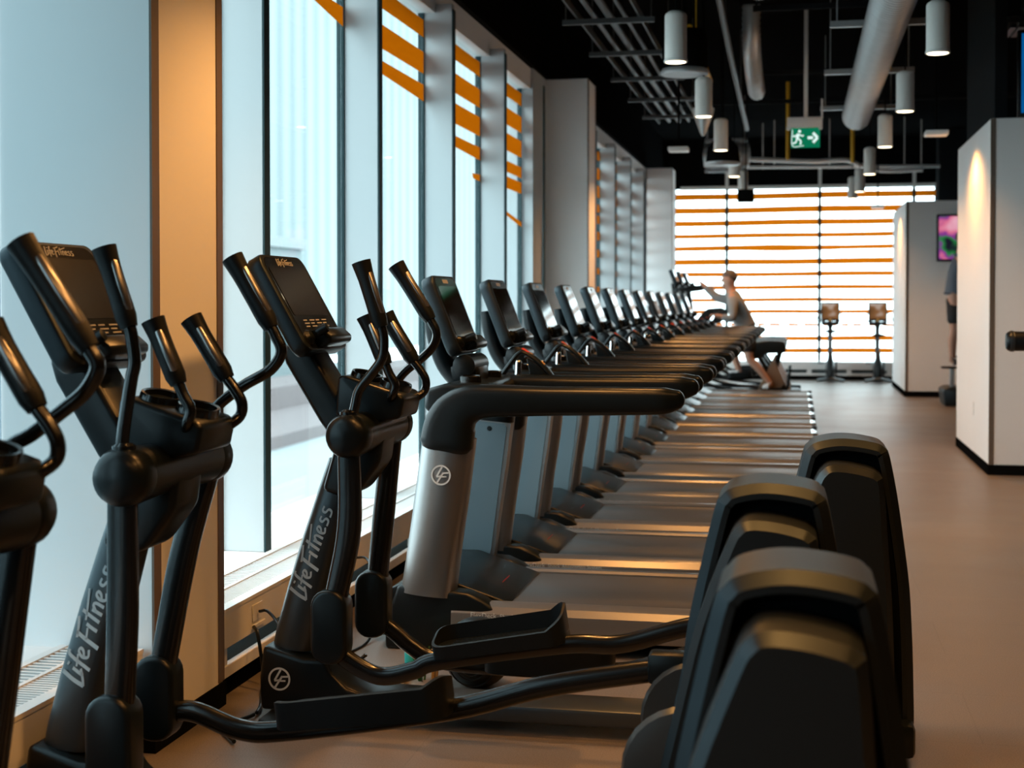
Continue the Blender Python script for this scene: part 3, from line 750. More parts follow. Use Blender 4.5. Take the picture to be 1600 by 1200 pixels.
def elliptical(loc, label, nh, fh, nl, fl, na, fa, npd, fpd, rearx=0, rz=0):
    t = empty('elliptical_trainer', loc, label, 'elliptical trainer', 'black elliptical trainers in a row', rz)
    # mast with lettering
    bm = new(); secs = [(.24, -.280, .074, .068), (.30, -.268, .073, .068), (.45, -.228, .070, .067), (.63, -.176, .066, .064), (.80, -.124, .060, .060), (.90, -.092, .056, .056)]
    loft(bm, [[(cx + x, y, z + x * -.10) for x, y in ring_pts(24, a, b, 2.8)] for z, cx, a, b in secs]); mast = obj('mast', bm, M['char'], t, sharp=60)
    bm = new(); d = Vector((.176 - .268 + 0, 0)); ax = Vector((.092 * 1.2, .63 - .30)).normalized()
    def pm(u, v, h):
        s = u * .089; q = v * .062
        x = -.232 + ax.x * s - ax.y * (q - .012) * 1.0; z = .415 + ax.y * s + ax.x * (q - .012)
        return (x, -.0685 + .014 * max(0, (z - .3)) - h, z)
    script_mark(bm, pm); obj('lettering', bm, M['mark'], mast, smooth=False)
    # base
    prof = [(-.372, .035), (-.376, .15), (-.362, .262), (-.215, .222), (-.135, .222), (-.115, .175), (-.06, .128), (.02, .102), (.20, .098), (.20, .04)]
    bm = new(); prism(bm, prof, -.105, .105, .018, 3); base = obj('base_cover', bm, M['black'], t)
    bm = new(); emblem(bm, (-.300, -.1055, .148), .040); obj('emblem', bm, M['mark'], base, smooth=False)
    bm = new(); box(bm, .20, 1.42, -.095, .095, .04, .098, .012); obj('base_beam', bm, M['char'], t)
    bm = new(); box(bm, -.33, -.25, -.24, .24, .0, .045, .01); box(bm, 1.42, 1.50, -.28, .28, 0, .045, .01); obj('floor_foot', bm, M['blackrub'], t)
    # neck, pivot, tray
    bm = new(); prism(bm, [(-.305, 1.30), (-.285, 1.235), (-.165, 1.04), (-.10, .95), (.0, .95), (.0, 1.06), (-.09, 1.12), (-.20, 1.30)], -.085, .085, .018, 3); obj('neck', bm, M['black'], t)
    bm = new(); prism(bm, [(-.09, 1.02), (-.155, .80), (-.075, .775), (-.02, .80), (.055, .90), (.07, 1.02)], -.085, .085, .02, 3); obj('pivot_housing', bm, M['black'], t)
    bm = new(); lathe(bm, [(.05, -.255), (.071, -.25), (.074, -.19), (.070, -.1), (.074, 0), (.070, .1), (.074, .19), (.071, .25), (.05, .255)], o=(0, 0, 1.008), axis='y', n=28); obj('pivot_tube', bm, M['black'], t, sharp=60)
    for s in (-1, 1):
        bm = new(); lathe(bm, [(.073, s * .215), (.076, s * .225), (.075, s * .268), (.066, s * .290), (.045, s * .303), (.004, s * .308)], o=(0, 0, 1.008), axis='y', n=28); obj('end_cap', bm, M['black'], t, sharp=60)
    bm = new(); prism(bm, [(-.095, 1.06), (-.085, 1.195), (-.06, 1.200), (.13, 1.140), (.150, 1.125), (.135, 1.055), (.06, 1.04)], -.115, .115, .02, 3); tray = obj('cup_tray', bm, M['black'], t)
    for x, z in ((-.02, 1.178), (.085, 1.148)):
        bm = new(); lathe(bm, [(.044, -.03), (.044, .024), (.051, .026), (.053, .018), (.053, -.03)], o=(0, 0, 0), n=24)
        bmesh.ops.transform(bm, matrix=Matrix.Translation((x, 0, z)) @ Matrix.Rotation(math.radians(16), 4, 'Y') @ Matrix.Scale(1.55, 4, (0, 1, 0)), verts=bm.verts); obj('cup_holder', bm, M['blackpaint'], tray)
    console(t, (-.150, 0, 1.285), math.radians(29.5), .215, .375, .135, 'script')
    # fixed handles
    for s, P in ((-1, [(.05, 1.055), (.092, 1.108), (.112, 1.137), (.120, 1.170), (.100, 1.208), (.088, 1.236), (.017, 1.402)]), (1, [(.06, 1.06), (.129, 1.108), (.157, 1.135), (.163, 1.170), (.145, 1.205), (.120, 1.237), (.015, 1.403)])):
        y = s * .12; pts = [(x, y if i > 1 else y * .8, z) for i, (x, z) in enumerate(P)]
        bm = new(); tube(bm, pts[:-1], .0155, n=12); h = obj('fixed_handle', bm, M['blackpaint'], t); swing_grip(h, pts[-2], pts[-1], s, 'y')
    # swinging arms: upper handle, lower link, joint, pedal arm, pedal
    for s, H, Lk, A, Pd in ((-1, nh, nl, na, npd), (1, fh, fl, fa, fpd)):
        y = s * .25
        pts = [(x, y, z) for x, z in H]
        bm = new(); tube(bm, [(0, y, 1.03)] + pts[:-1], .0165, n=12); lathe(bm, [(.03, 0), (.03, .012), (.02, .02)], o=(0, y, 1.075), n=14)
        arm = obj('swing_arm', bm, M['blackpaint'], t); swing_grip(arm, pts[-2], pts[-1], s, 'x')
        Q = smooth_pts([(x, y, z) for x, z in Lk], 6); n = len(Q)
        bm = new(); sweep(bm, Q, [.026] * n, [.040 - .006 * abs(i / n - .5) for i in range(n)], n=16, e=3); obj('lower_link', bm, M['blackpaint'], arm)
        jx, jz = Lk[-1]; bm = new(); yj = y
        prism(bm, [(p + jx - .015, q + jz) for p, q in rrect(.062, -.215, .03, .055)], yj - .045, yj + .045, .014, 3); obj('joint_cover', bm, M['black'], arm)
        pa = [(jx - .01, y, jz - .15)] + [(x, y + s * -.0, z) for x, z in A]
        Q = smooth_pts(pa, 6); n = len(Q); bm = new(); sweep(bm, Q, [.021] * n, [.030] * n, n=16, e=2.6); pa_o = obj('pedal_arm', bm, M['blackpaint'], t)
        pedal_part(pa_o, *Pd, y + s * -.03)
        ex, ez = A[-1]; bm = new(); box(bm, ex - .06, ex + .10, y - .035, y + .035, ez - .04, ez + .045, .012); obj('crank_joint', bm, M['black'], pa_o)
    # rear drive
    bm = new(); hoop_section(bm, -.135, .115, .036, .022); hp = obj('drive_housing', bm, M['housing'], t, sharp=32)
    bm = new(); prism(bm, [(x + REAR, z) for x, z in inset(HOOP, .034)], -.085, .085); obj('recess_panel', bm, M['dark'], hp, smooth=False)
    for s in (-1, 1):
        bm = new(); rows = []
        for d, y in ((0, .08), (0, .255), (.018, .285)):
            rows.append([(x + REAR, s * y, z) for x, z in inset(SHROUD, d)])
        loft(bm, rows if s < 0 else rows[::-1]); obj('side_shroud', bm, M['housing'], t, sharp=30)
    for s in (-1, 1):
        bm = new(); lathe(bm, [(.02, s * .19), (.15, s * .19), (.158, s * .21), (.15, s * .235), (.12, s * .24), (.02, s * .24)], o=(REAR - .20, 0, .34), axis='y', n=28); obj('crank_disc', bm, M['char'], t)
    bm = new(); box(bm, REAR - .32, REAR + .20, -.20, .20, .03, .14, .02); obj('rear_base', bm, M['black'], t)
    return t
UP = [(-.005, 1.09), (.012, 1.205), (.022, 1.26), (.030, 1.30), (.022, 1.362), (.016, 1.385), (-.052, 1.585)]
FWDA = [(.02, 1.132), (.108, 1.206), (.195, 1.256), (.229, 1.307), (.212, 1.352), (.200, 1.375), (.082, 1.575)]
NB = [(.020, 1.10), (.035, 1.158), (.077, 1.211), (.114, 1.264), (.120, 1.326), (.112, 1.366), (.043, 1.580)]
FB_ = [(.008, 1.13), (.045, 1.190), (.12, 1.251), (.158, 1.292), (.168, 1.337), (.146, 1.383), (.017, 1.583)]
FZ = [(-.03, 1.13), (.032, 1.173), (.105, 1.225), (.156, 1.266), (.182, 1.315), (.164, 1.352), (.008, 1.576)]
NPED = (.285, .318, .725, .392); FPED = (.36, .168, .82, .178)
NARM = [(-.02, .275), (.10, .218), (.22, .242), (.31, .278), (.72, .352), (.90, .362), (1.11, .425), (1.33, .47)]
FARM = [(.0, .25), (.07, .195), (.16, .150), (.36, .135), (.80, .14), (1.0, .19), (1.33, .30)]
AFARM = [(-.05, .27), (.10, .225), (.25, .232), (.72, .318), (.99, .398), (1.33, .465)]
elliptical((-1.448, 4.68, 0), 'black elliptical trainer in the middle, beside the first treadmill', NB, FB_,
           [(0, .96), (0, .70), (-.046, .47)], [(0, .96), (-.03, .68), (-.055, .44)], NARM, FARM, NPED, FPED)
elliptical((-1.660, 3.52, 0), 'black elliptical trainer at left, in front of the orange lit column', UP, FWDA,
           [(-.005, .96), (-.006, .68), (-.016, .43)], [(0, .96), (-.07, .724), (-.135, .40)],
           [(.02, .22), (.12, .16), (.36, .13), (.80, .14), (1.0, .19), (1.33, .30)], AFARM, (.30, .165, .76, .175), (.235, .290, .73, .352))
elliptical((-1.600, 2.43, 0), 'nearest elliptical trainer, mostly cut off by the left and bottom edges', UP, FZ,
           [(-.005, .96), (-.006, .68), (-.016, .43)], [(0, .96), (-.04, .70), (-.08, .42)], NARM, FARM, NPED, FPED)

# ------------------------------------------------------------------ treadmills
TX = .75
def tob(name, bm, m, par, **k):
    bmesh.ops.translate(bm, vec=(TX, 0, 0), verts=bm.verts); return obj(name, bm, m, par, **k)
GT = 'black and grey treadmills in a long row along the windows'
def make_treadmill():
    t = empty('treadmill', (-TX, 6.08, 0), 'x', 'treadmill', GT)
    for s in (-1, 1):
        y0 = s * .455
        # column: rounded outer face, flat inner face
        bm = new(); rings = []
        for z, xa, xb in ((.24, -1.624, -1.395), (.45, -1.592, -1.370), (.70, -1.556, -1.332), (.90, -1.530, -1.308)):
            c, a = (xa + xb) / 2, (xb - xa) / 2; r = []
            for i in range(13):
                th = math.pi * i / 12; r.append((c - a * math.cos(th), y0 - s * .06 + s * .075 * math.sin(th) ** .55, z - .02 * (1 - math.cos(th)) * .5))
            r.append((xb - .004, y0 - s * .10, z - .02)); r.append((xa + .004, y0 - s * .10, z))
            rings.append(r)
        loft(bm, rings); colm = tob('column', bm, M['grey'], t, sharp=50)
        bm = new(); prism(bm, [(-1.575, .275), (-1.410, .262), (-1.332, .86), (-1.345, .878), (-1.500, .893)], y0 - s * .10, y0 - s * .104, 0); tob('inner_panel', bm, M['slate'], colm, smooth=False)
        bm = new(); lathe(bm, [(.002, y0 - s * .108), (.011, y0 - s * .107), (.012, y0 - s * .104)], o=(-1.415, 0, .855), axis='y', n=12); tob('bolt', bm, M['black'], colm)
        if s < 0:
            bm = new(); emblem(bm, (-1.438, y0 - .0165, .735), .042); tob('emblem', bm, M['mark'], colm, smooth=False)
        # foot
        bm = new(); prism(bm, [(-1.685, .0), (-1.688, .10), (-1.632, .268), (-1.39, .250), (-1.335, .246), (-1.265, .216), (-1.215, .178), (-1.30, .150), (-1.39, .12), (-1.41, .0)], y0 - s * .005 if s < 0 else y0 - .11, y0 + .11 if s < 0 else y0 + .005, .014, 3); tob('column_foot', bm, M['black'], t)
        # arm
        P = [(-1.425, .86), (-1.412, .93), (-1.385, .985), (-1.33, 1.025), (-1.24, 1.040), (-1.0, 1.043), (-.70, 1.047), (-.53, 1.05), (-.475, 1.056)]
        B = [.112, .108, .098, .080, .068, .060, .057, .054, .040]
        Q = smooth_pts([(x, y0 - s * .035, z) for x, z in P], 4); Bq = [B[min(len(B)-1, i // 4)] * (1 - (i % 4) / 4) + B[min(len(B)-1, i // 4 + 1)] * ((i % 4) / 4) for i in range(len(Q))]
        bm = new(); sweep(bm, Q, [min(.062, b) for b in Bq], Bq, n=24, e=3.4, dome=True); tob('arm_rail', bm, M['black'], t, sharp=60)
        # deck rail
        pr = [(.455, .07), (.462, .11), (.455, .165), (.437, .192), (.405, .203), (.362, .203), (.352, .192), (.352, .07)]
        bm = new(); prism(bm, [(s * a, b) for a, b in pr], -1.40, .165, 0, axis='x'); rail = tob('side_rail', bm, M['rail'], t, sharp=25)
        bm = new(); prism(bm, [(s * a, b) for a, b in [(.468, .0), (.468, .115), (.458, .175), (.435, .205), (.35, .208), (.35, .0)]], .14, .19, .006, axis='x'); tob('end_cap', bm, M['black'], rail)
        if s < 0:
            Tm = Matrix.Translation((TX - 1.318, -.4575, .150)) @ Matrix.Rotation(math.radians(90), 4, 'X')
            for body, sz, off, mm in (('FlexDeck', .029, 0, M['mark']), ('Shock Absorption System', .0255, .124, M['mark'])):
                me = text_mesh(body, sz, Tm @ Matrix.Translation((off, 0, .0)) ); obj_me('lettering', me, mm, rail, smooth=False)
    bm = new(); box(bm, -1.42, .15, -.352, .352, .168, .186, .006); tob('belt', bm, M['belt'], t)
    bm = new(); box(bm, -1.40, .12, -.40, .40, .05, .165, .01); tob('deck_frame', bm, M['dark'], t)
    bm = new(); lathe(bm, [(.02, -.35), (.045, -.345), (.045, .345), (.02, .35)], o=(.148, 0, .145), axis='y', n=16); tob('rear_roller', bm, M['chrome'], t)
    bm = new(); prism(bm, [(-1.74, .03), (-1.745, .14), (-1.69, .235), (-1.58, .285), (-1.46, .285), (-1.34, .245), (-1.20, .200), (-1.17, .188), (-1.40, .17), (-1.40, .03)], -.345, .345, .03, 4); hood = tob('motor_hood', bm, M['black'], t)
    bm = new(); ribbon(bm, [(-.08, 0), (.08, 0)], .012, lambda u, v, h: (-1.262, u, .222 + v * .3 + h)); tob('warning_label', bm, M['red'], hood, smooth=False)
    bm = new(); box(bm, -1.60, -1.50, -.40, .40, .0, .05, .01); box(bm, -.05, .05, -.40, .40, 0, .05, .01); tob('floor_foot', bm, M['blackrub'], t)
    # cross bar, mast, console
    bm = new(); prism(bm, [(-1.53, 1.00), (-1.52, 1.085), (-1.44, 1.108), (-1.32, 1.105), (-1.29, 1.06), (-1.33, .99), (-1.46, .965)], -.41, .41, .02, 3); tob('cross_bar', bm, M['black'], t)
    bm = new(); Q = smooth_pts([(-1.585, 0, 1.40), (-1.565, 0, 1.28), (-1.525, 0, 1.17), (-1.45, 0, 1.08)], 5); sweep(bm, Q, .10, .042, n=18, e=3); tob('console_mast', bm, M['black'], t)
    bm = new(); box(bm, -1.50, -1.36, -.10, .10, 1.09, 1.17, .02); lathe(bm, [(.02, -.15), (.05, -.14), (.05, .14), (.02, .15)], o=(-1.42, 0, 1.17), axis='y', n=16); tob('mast_joint', bm, M['black'], t)
    for y in (-.22, .20):
        bm = new(); lathe(bm, [(.045, -.0), (.046, .03), (.04, .034), (.038, .01)], o=(-1.37, y, 1.10), n=18); tob('cup_holder', bm, M['blackpaint'], t)
    console(t, (-1.418 + TX, 0, 1.228), math.radians(21.5), .205, .362, .085, 'box', keys=False)
    # raised pulse handle over the far arm
    y = .46
    bm = new(); Q = smooth_pts([(-1.40, y - .03, 1.06), (-1.335, y - .03, 1.15), (-1.288, y - .03, 1.205), (-1.25, y - .03, 1.205), (-1.175, y - .03, 1.150), (-1.10, y - .03, 1.06)], 4); sweep(bm, Q, .028, .011, n=12, e=3)
    prism(bm, [(-1.25, 1.185), (-1.19, 1.155), (-1.085, 1.03), (-1.22, 1.03)], y - .05, y - .01, .006); h = tob('pulse_handle', bm, M['black'], t)
    bm = new(); sweep(bm, [(-1.293, y - .05, 1.03), (-1.290, y - .05, 1.10), (-1.288, y - .05, 1.165)], [.014, .017, .015], n=14, dome=True); tob('sensor_post', bm, M['chrome'], h)
    bm = new(); sweep(bm, [(-1.272, y - .03, 1.228), (-1.258, y - .03, 1.221), (-1.24, y - .03, 1.208)], .022, .004, n=8); tob('stop_button', bm, M['red'], h)
    bm = new(); sweep(bm, [(-1.235, y - .03, 1.206), (-1.20, y - .03, 1.180), (-1.165, y - .03, 1.153)], .020, .004, n=8); tob('hand_sticker', bm, M['gold'], h)
    return t
T0 = make_treadmill()
NTH = ['', 'second', 'third', 'fourth', 'fifth', 'sixth', 'seventh', 'eighth', 'ninth', 'tenth', 'eleventh', 'twelfth']
for k in range(13):
    o = T0 if k == 0 else copy_tree(T0)
    o.location = (-TX, 6.08 + 1.13 * k, 0)
    o['label'] = ('first treadmill in the row, its whole near side with round emblem in view' if k == 0 else
                  'last treadmill in the row, farthest from the elliptical trainers' if k == 12 else
                  'black and grey treadmill, %s in the row counted from the elliptical trainers' % NTH[k])
# ------------------------------------------------------------------ tall cross trainers beyond the treadmills
GC = 'tall cross trainers at the far end of the row'
def tall_trainer():
    t = empty('cross_trainer', (0, 0, 0), 'x', 'cross trainer', GC)
    bm = new(); sweep(bm, smooth_pts([(-1.55, 0, .05), (-1.62, 0, .6), (-1.72, 0, 1.2), (-1.80, 0, 1.72)], 5), .06, .05, n=14, e=3); obj('upright_post', bm, M['black'], t)
    bm = new(); box(bm, -1.75, .05, -.10, .10, .02, .10, .02); box(bm, -1.75, -1.63, -.32, .32, 0, .06, .01); box(bm, -.10, .02, -.32, .32, 0, .06, .01); obj('floor_frame', bm, M['black'], t)
    console(t, (-1.72, 0, 1.68), math.radians(22), .19, .27, .06, 'box', keys=False)
    for s in (-1, 1):
        bm = new(); tube(bm, [(-1.80, s * .05, 1.58), (-1.76, s * .24, 1.62), (-1.62, s * .30, 1.64), (-1.50, s * .30, 1.665), (-1.38, s * .29, 1.67)], .02); obj('handle_bar', bm, M['blackrub'], t)
        bm = new(); tube(bm, [(-1.64, s * .25, .95), (-1.50, s * .29, 1.10), (-1.30, s * .30, 1.32), (-1.20, s * .30, 1.30), (-1.19, s * .30, 1.20), (-1.28, s * .3, 1.10)], .018); obj('lower_handle', bm, M['blackrub'], t)
    bm = new(); prism(bm, [(-.80, .70), (-.66, .855), (-.40, .885), (-.20, .875), (-.16, .80), (-.18, .70), (-.45, .69), (-.60, .60)], -.18, .18, .03, 3); obj('rear_cover', bm, M['housing'], t, sharp=50)
    bm = new(); prism(bm, [(-.62, .68), (-.55, .68), (-.36, .40), (-.38, .30)], -.10, .10, .01); prism(bm, [(-.30, .70), (-.22, .70), (-.30, .40), (-.38, .40)], -.08, .08, .01); obj('support_strut', bm, M['black'], t)
    bm = new(); prism(bm, [(-.37, .58), (-.32, .58), (-.10, .10), (-.60, .10)], -.16, .16, .01); obj('rear_stand', bm, M['wood'], t)
    for s, x0, z0, x1, z1 in ((-1, -.55, .16, -.18, .20), (1, -1.02, .34, -.66, .36)):
        bm = new(); sweep(bm, smooth_pts([(-1.55, s * .2, z0 + .25), (-1.2, s * .2, z0 + .05), (x0, s * .2, z0 - .035), (x1, s * .2, z1 - .035), (-.12 if s < 0 else -.4, s * .2, .42)], 4), .02, .025, n=10); pa = obj('pedal_arm', bm, M['black'], t)
        pedal_part(pa, x0, z0, x1, z1, s * .2, .075)
    return t
tt = tall_trainer()
for k, lab in enumerate(('tall cross trainer that the grey sweatered person is exercising on', 'tall cross trainer just behind the one in use', 'farthest tall cross trainer, beside the third column')):
    o = tt if k == 0 else copy_tree(tt)
    o.location = (0.0, 20.95 + 1.2 * k, 0); o['label'] = lab

# ------------------------------------------------------------------ people (one skin-grown surface each)
def skin(nodes, edges, root, sub=2):
    me = bpy.data.meshes.new('skin'); names = list(nodes); idx = {n: i for i, n in enumerate(names)}
    me.from_pydata([nodes[n][0] for n in names], [(idx[a], idx[b]) for a, b in edges], [])
    o = bpy.data.objects.new('skin', me); COL.objects.link(o)
    mod = o.modifiers.new('s', 'SKIN'); mod.use_smooth_shade = True
    for n in names:
        sv = me.skin_vertices[0].data[idx[n]]; r = nodes[n][1]; q = 1.0 if max(r if isinstance(r, tuple) else (r,)) < .012 else 1.17; sv.radius = (r * q, r * q) if not isinstance(r, tuple) else (r[0] * q, r[1] * q); sv.use_root = (n == root)
    ss = o.modifiers.new('b', 'SUBSURF'); ss.levels = sub; ss.render_levels = sub
    dg = bpy.context.evaluated_depsgraph_get(); dg.update()
    out = bpy.data.meshes.new_from_object(o.evaluated_get(dg)); bpy.data.objects.remove(o); bpy.data.meshes.remove(me)
    return out
def hand_nodes(N, E, p, w, d, side, curl):
    """p wrist name, w wrist pos, d pointing direction; adds palm, five fingers and thumb"""
    w = Vector(w); d = Vector(d).normalized(); c = Vector(curl).normalized(); lat = d.cross(c).normalized()
    N[p + '_palm'] = (tuple(w + d * .05), .022); E.append((p, p + '_palm'))
    for i, (o, l) in enumerate(((-.027, .062), (-.009, .075), (.009, .07), (.027, .055))):
        b = w + d * .092 + lat * o; a = b + d * l * .5 + c * .012; e = a + d * l * .3 + c * l * .5
        for q, pos, r in (('b', b, .0095), ('m', a, .0085), ('e', e, .007)): N['%s_f%d%s' % (p, i, q)] = (tuple(pos), r)
        E += [(p + '_palm', '%s_f%db' % (p, i)), ('%s_f%db' % (p, i), '%s_f%dm' % (p, i)), ('%s_f%dm' % (p, i), '%s_f%de' % (p, i))]
    tb = w + d * .045 - lat * .036 * side + c * .008; te = tb + d * .045 - lat * .014 * side + c * .022
    N[p + '_tb'] = (tuple(tb), .011); N[p + '_te'] = (tuple(te), .008); E += [(p + '_palm', p + '_tb'), (p + '_tb', p + '_te')]
def person(label, J, dirx, top_m, short_m, shoe_m, sleeves_long, hair_m, loc):
    """J: joints in local coordinates; dirx = +1 faces +X, -1 faces -X; left/right limbs l/r"""
    t = empty('person', loc, label, 'person')
    N, E = {}, []
    hx, hy, hz = J['head']; nk = J['neck']; ch = J['chest']; wa = J['waist']; pe = J['pelvis']
    N.update({'pelvis': (pe, .115), 'waist': (wa, .108), 'chest': (ch, (.15, .115)), 'neck': (nk, .058), 'skull_base': ((hx - dirx * .008, hy, hz - .07), .072), 'skull': ((hx, hy, hz + .02), .100), 'crown': ((hx - dirx * .01, hy, hz + .09), .078)})
    E += [('pelvis', 'waist'), ('waist', 'chest'), ('chest', 'neck'), ('neck', 'skull_base'), ('skull_base', 'skull'), ('skull', 'crown')]
    for s in 'lr':
        sh, el, wr = J['shoulder_' + s], J['elbow_' + s], J['wrist_' + s]; hp, kn, an, toe = J['hip_' + s], J['knee_' + s], J['ankle_' + s], J['toe_' + s]
        m = tuple((Vector(sh) * .0 + Vector(el) * .5 + Vector(sh) * .5))
        N.update({'sh' + s: (sh, .058), 'ua' + s: (m, .050), 'el' + s: (el, .041), 'wr' + s: (wr, .028), 'hp' + s: (hp, .092), 'th' + s: (tuple((Vector(hp) + Vector(kn)) / 2), .078), 'kn' + s: (kn, .055), 'ca' + s: (tuple(Vector(kn) * .62 + Vector(an) * .38 - Vector((dirx * .018, 0, 0))), .054), 'an' + s: (an, .036), 'he' + s: (tuple(Vector(an) + Vector((-dirx * .02, 0, -.045))), .034), 'to' + s: (toe, .03)})
        E += [('chest', 'sh' + s), ('sh' + s, 'ua' + s), ('ua' + s, 'el' + s), ('el' + s, 'wr' + s), ('pelvis', 'hp' + s), ('hp' + s, 'th' + s), ('th' + s, 'kn' + s), ('kn' + s, 'ca' + s), ('ca' + s, 'an' + s), ('an' + s, 'he' + s), ('he' + s, 'to' + s)]
        hand_nodes(N, E, 'wr' + s, wr, Vector(wr) - Vector(el), 1 if s == 'l' else -1, J.get('curl', (0, 0, -1)))
    me = skin(N, E, 'pelvis'); body = obj_me('body', me, M['skin'], t)
    # face and ears, joined onto the same head
    bm = new()
    def ball(c, r, sc=(1, 1, 1), n=10):
        lathe(bm, [(r * math.sin(math.pi * i / n), -r * math.cos(math.pi * i / n)) for i in range(n + 1)], n=12) if False else None
        v0 = len(bm.verts); bmesh.ops.create_uvsphere(bm, u_segments=12, v_segments=8, radius=r, matrix=Matrix.Translation(c) @ Matrix.Diagonal((*sc, 1)))
    F = dirx
    ball((hx + F * .100, hy, hz - .012), .017, (1.1, .8, 1.5)); ball((hx + F * .085, hy, hz - .062), .022, (.8, 1.3, .5)); ball((hx + F * .075, hy, hz - .095), .03, (1, 1.1, .8))
    for s in (-1, 1): ball((hx - F * .005, hy + s * .088, hz - .01), .028, (.7, .35, 1.1))
    ball((hx + F * .082, hy, hz + .03), .03, (.6, 1.9, .5))
    obj('face', bm, M['skin'], body)
    bm = new()
    for s in (-1, 1): ball((hx + F * .092, hy + s * .032, hz + .008), .011)
    obj('eye', bm, M['shoed'], body)
    # hair
    bm = new(); bmesh.ops.create_uvsphere(bm, u_segments=24, v_segments=16, radius=.108, matrix=Matrix.Translation((hx - F * .016, hy, hz + .048)) @ Matrix.Diagonal((1.02, .90, .98, 1)))
    kill = [v for v in bm.verts if (v.co.z - hz < .045 and (v.co.x - hx) * F > -.01) or (v.co.z - hz < -.035)]
    bmesh.ops.delete(bm, geom=kill, context='VERTS')
    for v in bm.verts: v.co += Vector((random.uniform(-.003, .003), random.uniform(-.003, .003), random.uniform(-.003, .003)))
    obj('hair', bm, hair_m, body, sharp=80)
    # top
    N, E = {}, []
    N.update({'hem': (tuple(Vector(pe) * .9 + Vector(wa) * .1), (.138, .125)), 'pelvis': (tuple(Vector(pe) * .7 + Vector(wa) * .3), (.148, .134)), 'waist': (wa, (.150, .135)), 'chest': (ch, (.190, .135)), 'collar': (tuple(Vector(ch) * .35 + Vector(nk) * .65), .115), 'collar2': (tuple(Vector(nk) * 1.0 + Vector((0, 0, .015))), .078)})
    E += [('hem', 'pelvis'), ('pelvis', 'waist'), ('waist', 'chest'), ('chest', 'collar'), ('collar', 'collar2')]
    for s in 'lr':
        sh, el, wr = (Vector(J[k + s]) for k in ('shoulder_', 'elbow_', 'wrist_')); 
        N['sh' + s] = (tuple(sh), .078); E.append(('chest', 'sh' + s))
        if sleeves_long:
            N.update({'el' + s: (tuple(el), .060), 'wr' + s: (tuple(wr * .9 + el * .1), .044)}); E += [('sh' + s, 'el' + s), ('el' + s, 'wr' + s)]
        else:
            N['el' + s] = (tuple(sh * .45 + el * .55), .066); E.append(('sh' + s, 'el' + s))
    obj_me('sweater' if sleeves_long else 'shirt', skin(N, E, 'waist'), top_m, body)
    N = {'waist': (tuple(Vector(pe) * .6 + Vector(wa) * .4), (.132, .122)), 'pelvis': (pe, (.150, .14))}; E = [('waist', 'pelvis')]
    for s in 'lr':
        hp, kn = Vector(J['hip_' + s]), Vector(J['knee_' + s])
        N.update({'hp' + s: (tuple(hp), .112), 'th' + s: (tuple(hp * .5 + kn * .5), .102), 'kn' + s: (tuple(hp * .16 + kn * .84), .092)}); E += [('pelvis', 'hp' + s), ('hp' + s, 'th' + s), ('th' + s, 'kn' + s)]
    obj_me('shorts', skin(N, E, 'pelvis'), short_m, body)
    for s in 'lr':
        an, toe = Vector(J['ankle_' + s]), Vector(J['toe_' + s]); f = (toe - an); f.z = 0; f.normalize()
        N = {'top': (tuple(an), .048), 'heel': (tuple(an - f * .03 + Vector((0, 0, -.055))), .044), 'ball': (tuple(toe - f * .05), .042), 'toe': (tuple(toe + f * .01), .034)}
        obj_me('shoe', skin(N, [('top', 'heel'), ('heel', 'ball'), ('ball', 'toe')], 'heel'), shoe_m, body)
    return t
person('person in a grey sweater leaning forward on a cross trainer by the striped window',
       dict(head=(-1.0, 0, 1.765), neck=(-.965, 0, 1.60), chest=(-.90, 0, 1.40), waist=(-.80, 0, 1.20), pelvis=(-.72, 0, 1.03),
            shoulder_l=(-.945, .17, 1.47), elbow_l=(-1.18, .24, 1.50), wrist_l=(-1.385, .285, 1.69),
            shoulder_r=(-.935, -.17, 1.46), elbow_r=(-.925, -.28, 1.18), wrist_r=(-1.115, -.30, 1.235),
            hip_l=(-.72, .10, .98), knee_l=(-.98, .17, .75), ankle_l=(-.86, .2, .43), toe_l=(-1.00, .2, .385),
            hip_r=(-.71, -.10, .97), knee_r=(-.70, -.18, .62), ankle_r=(-.40, -.2, .275), toe_r=(-.50, -.2, .205), curl=(0, 0, -1)),
       -1, M['sweater'], M['shorts'], M['shoe'], True, M['hair'], (0, 20.95, 0))
person('person in blue shirt and black shorts on a stair climber, half hidden by a partition',
       dict(head=(.12, 0, 2.30), neck=(.075, 0, 2.13), chest=(.05, 0, 1.92), waist=(.01, 0, 1.70), pelvis=(-.01, 0, 1.50),
            shoulder_l=(.06, .17, 1.99), elbow_l=(.22, .23, 1.76), wrist_l=(.40, .22, 1.70), shoulder_r=(.06, -.17, 1.99), elbow_r=(.21, -.23, 1.76), wrist_r=(.40, -.22, 1.70),
            hip_l=(-.01, .10, 1.45), knee_l=(.22, .13, 1.20), ankle_l=(.20, .13, .80), toe_l=(.34, .13, .745),
            hip_r=(-.01, -.10, 1.45), knee_r=(-.02, -.13, 1.04), ankle_r=(-.05, -.13, .665), toe_r=(.09, -.13, .605), curl=(0, 0, -1)),
       1, M['tee'], M['shorts'], M['shoed'], False, M['hair'], (2.16, 20.6, 0))
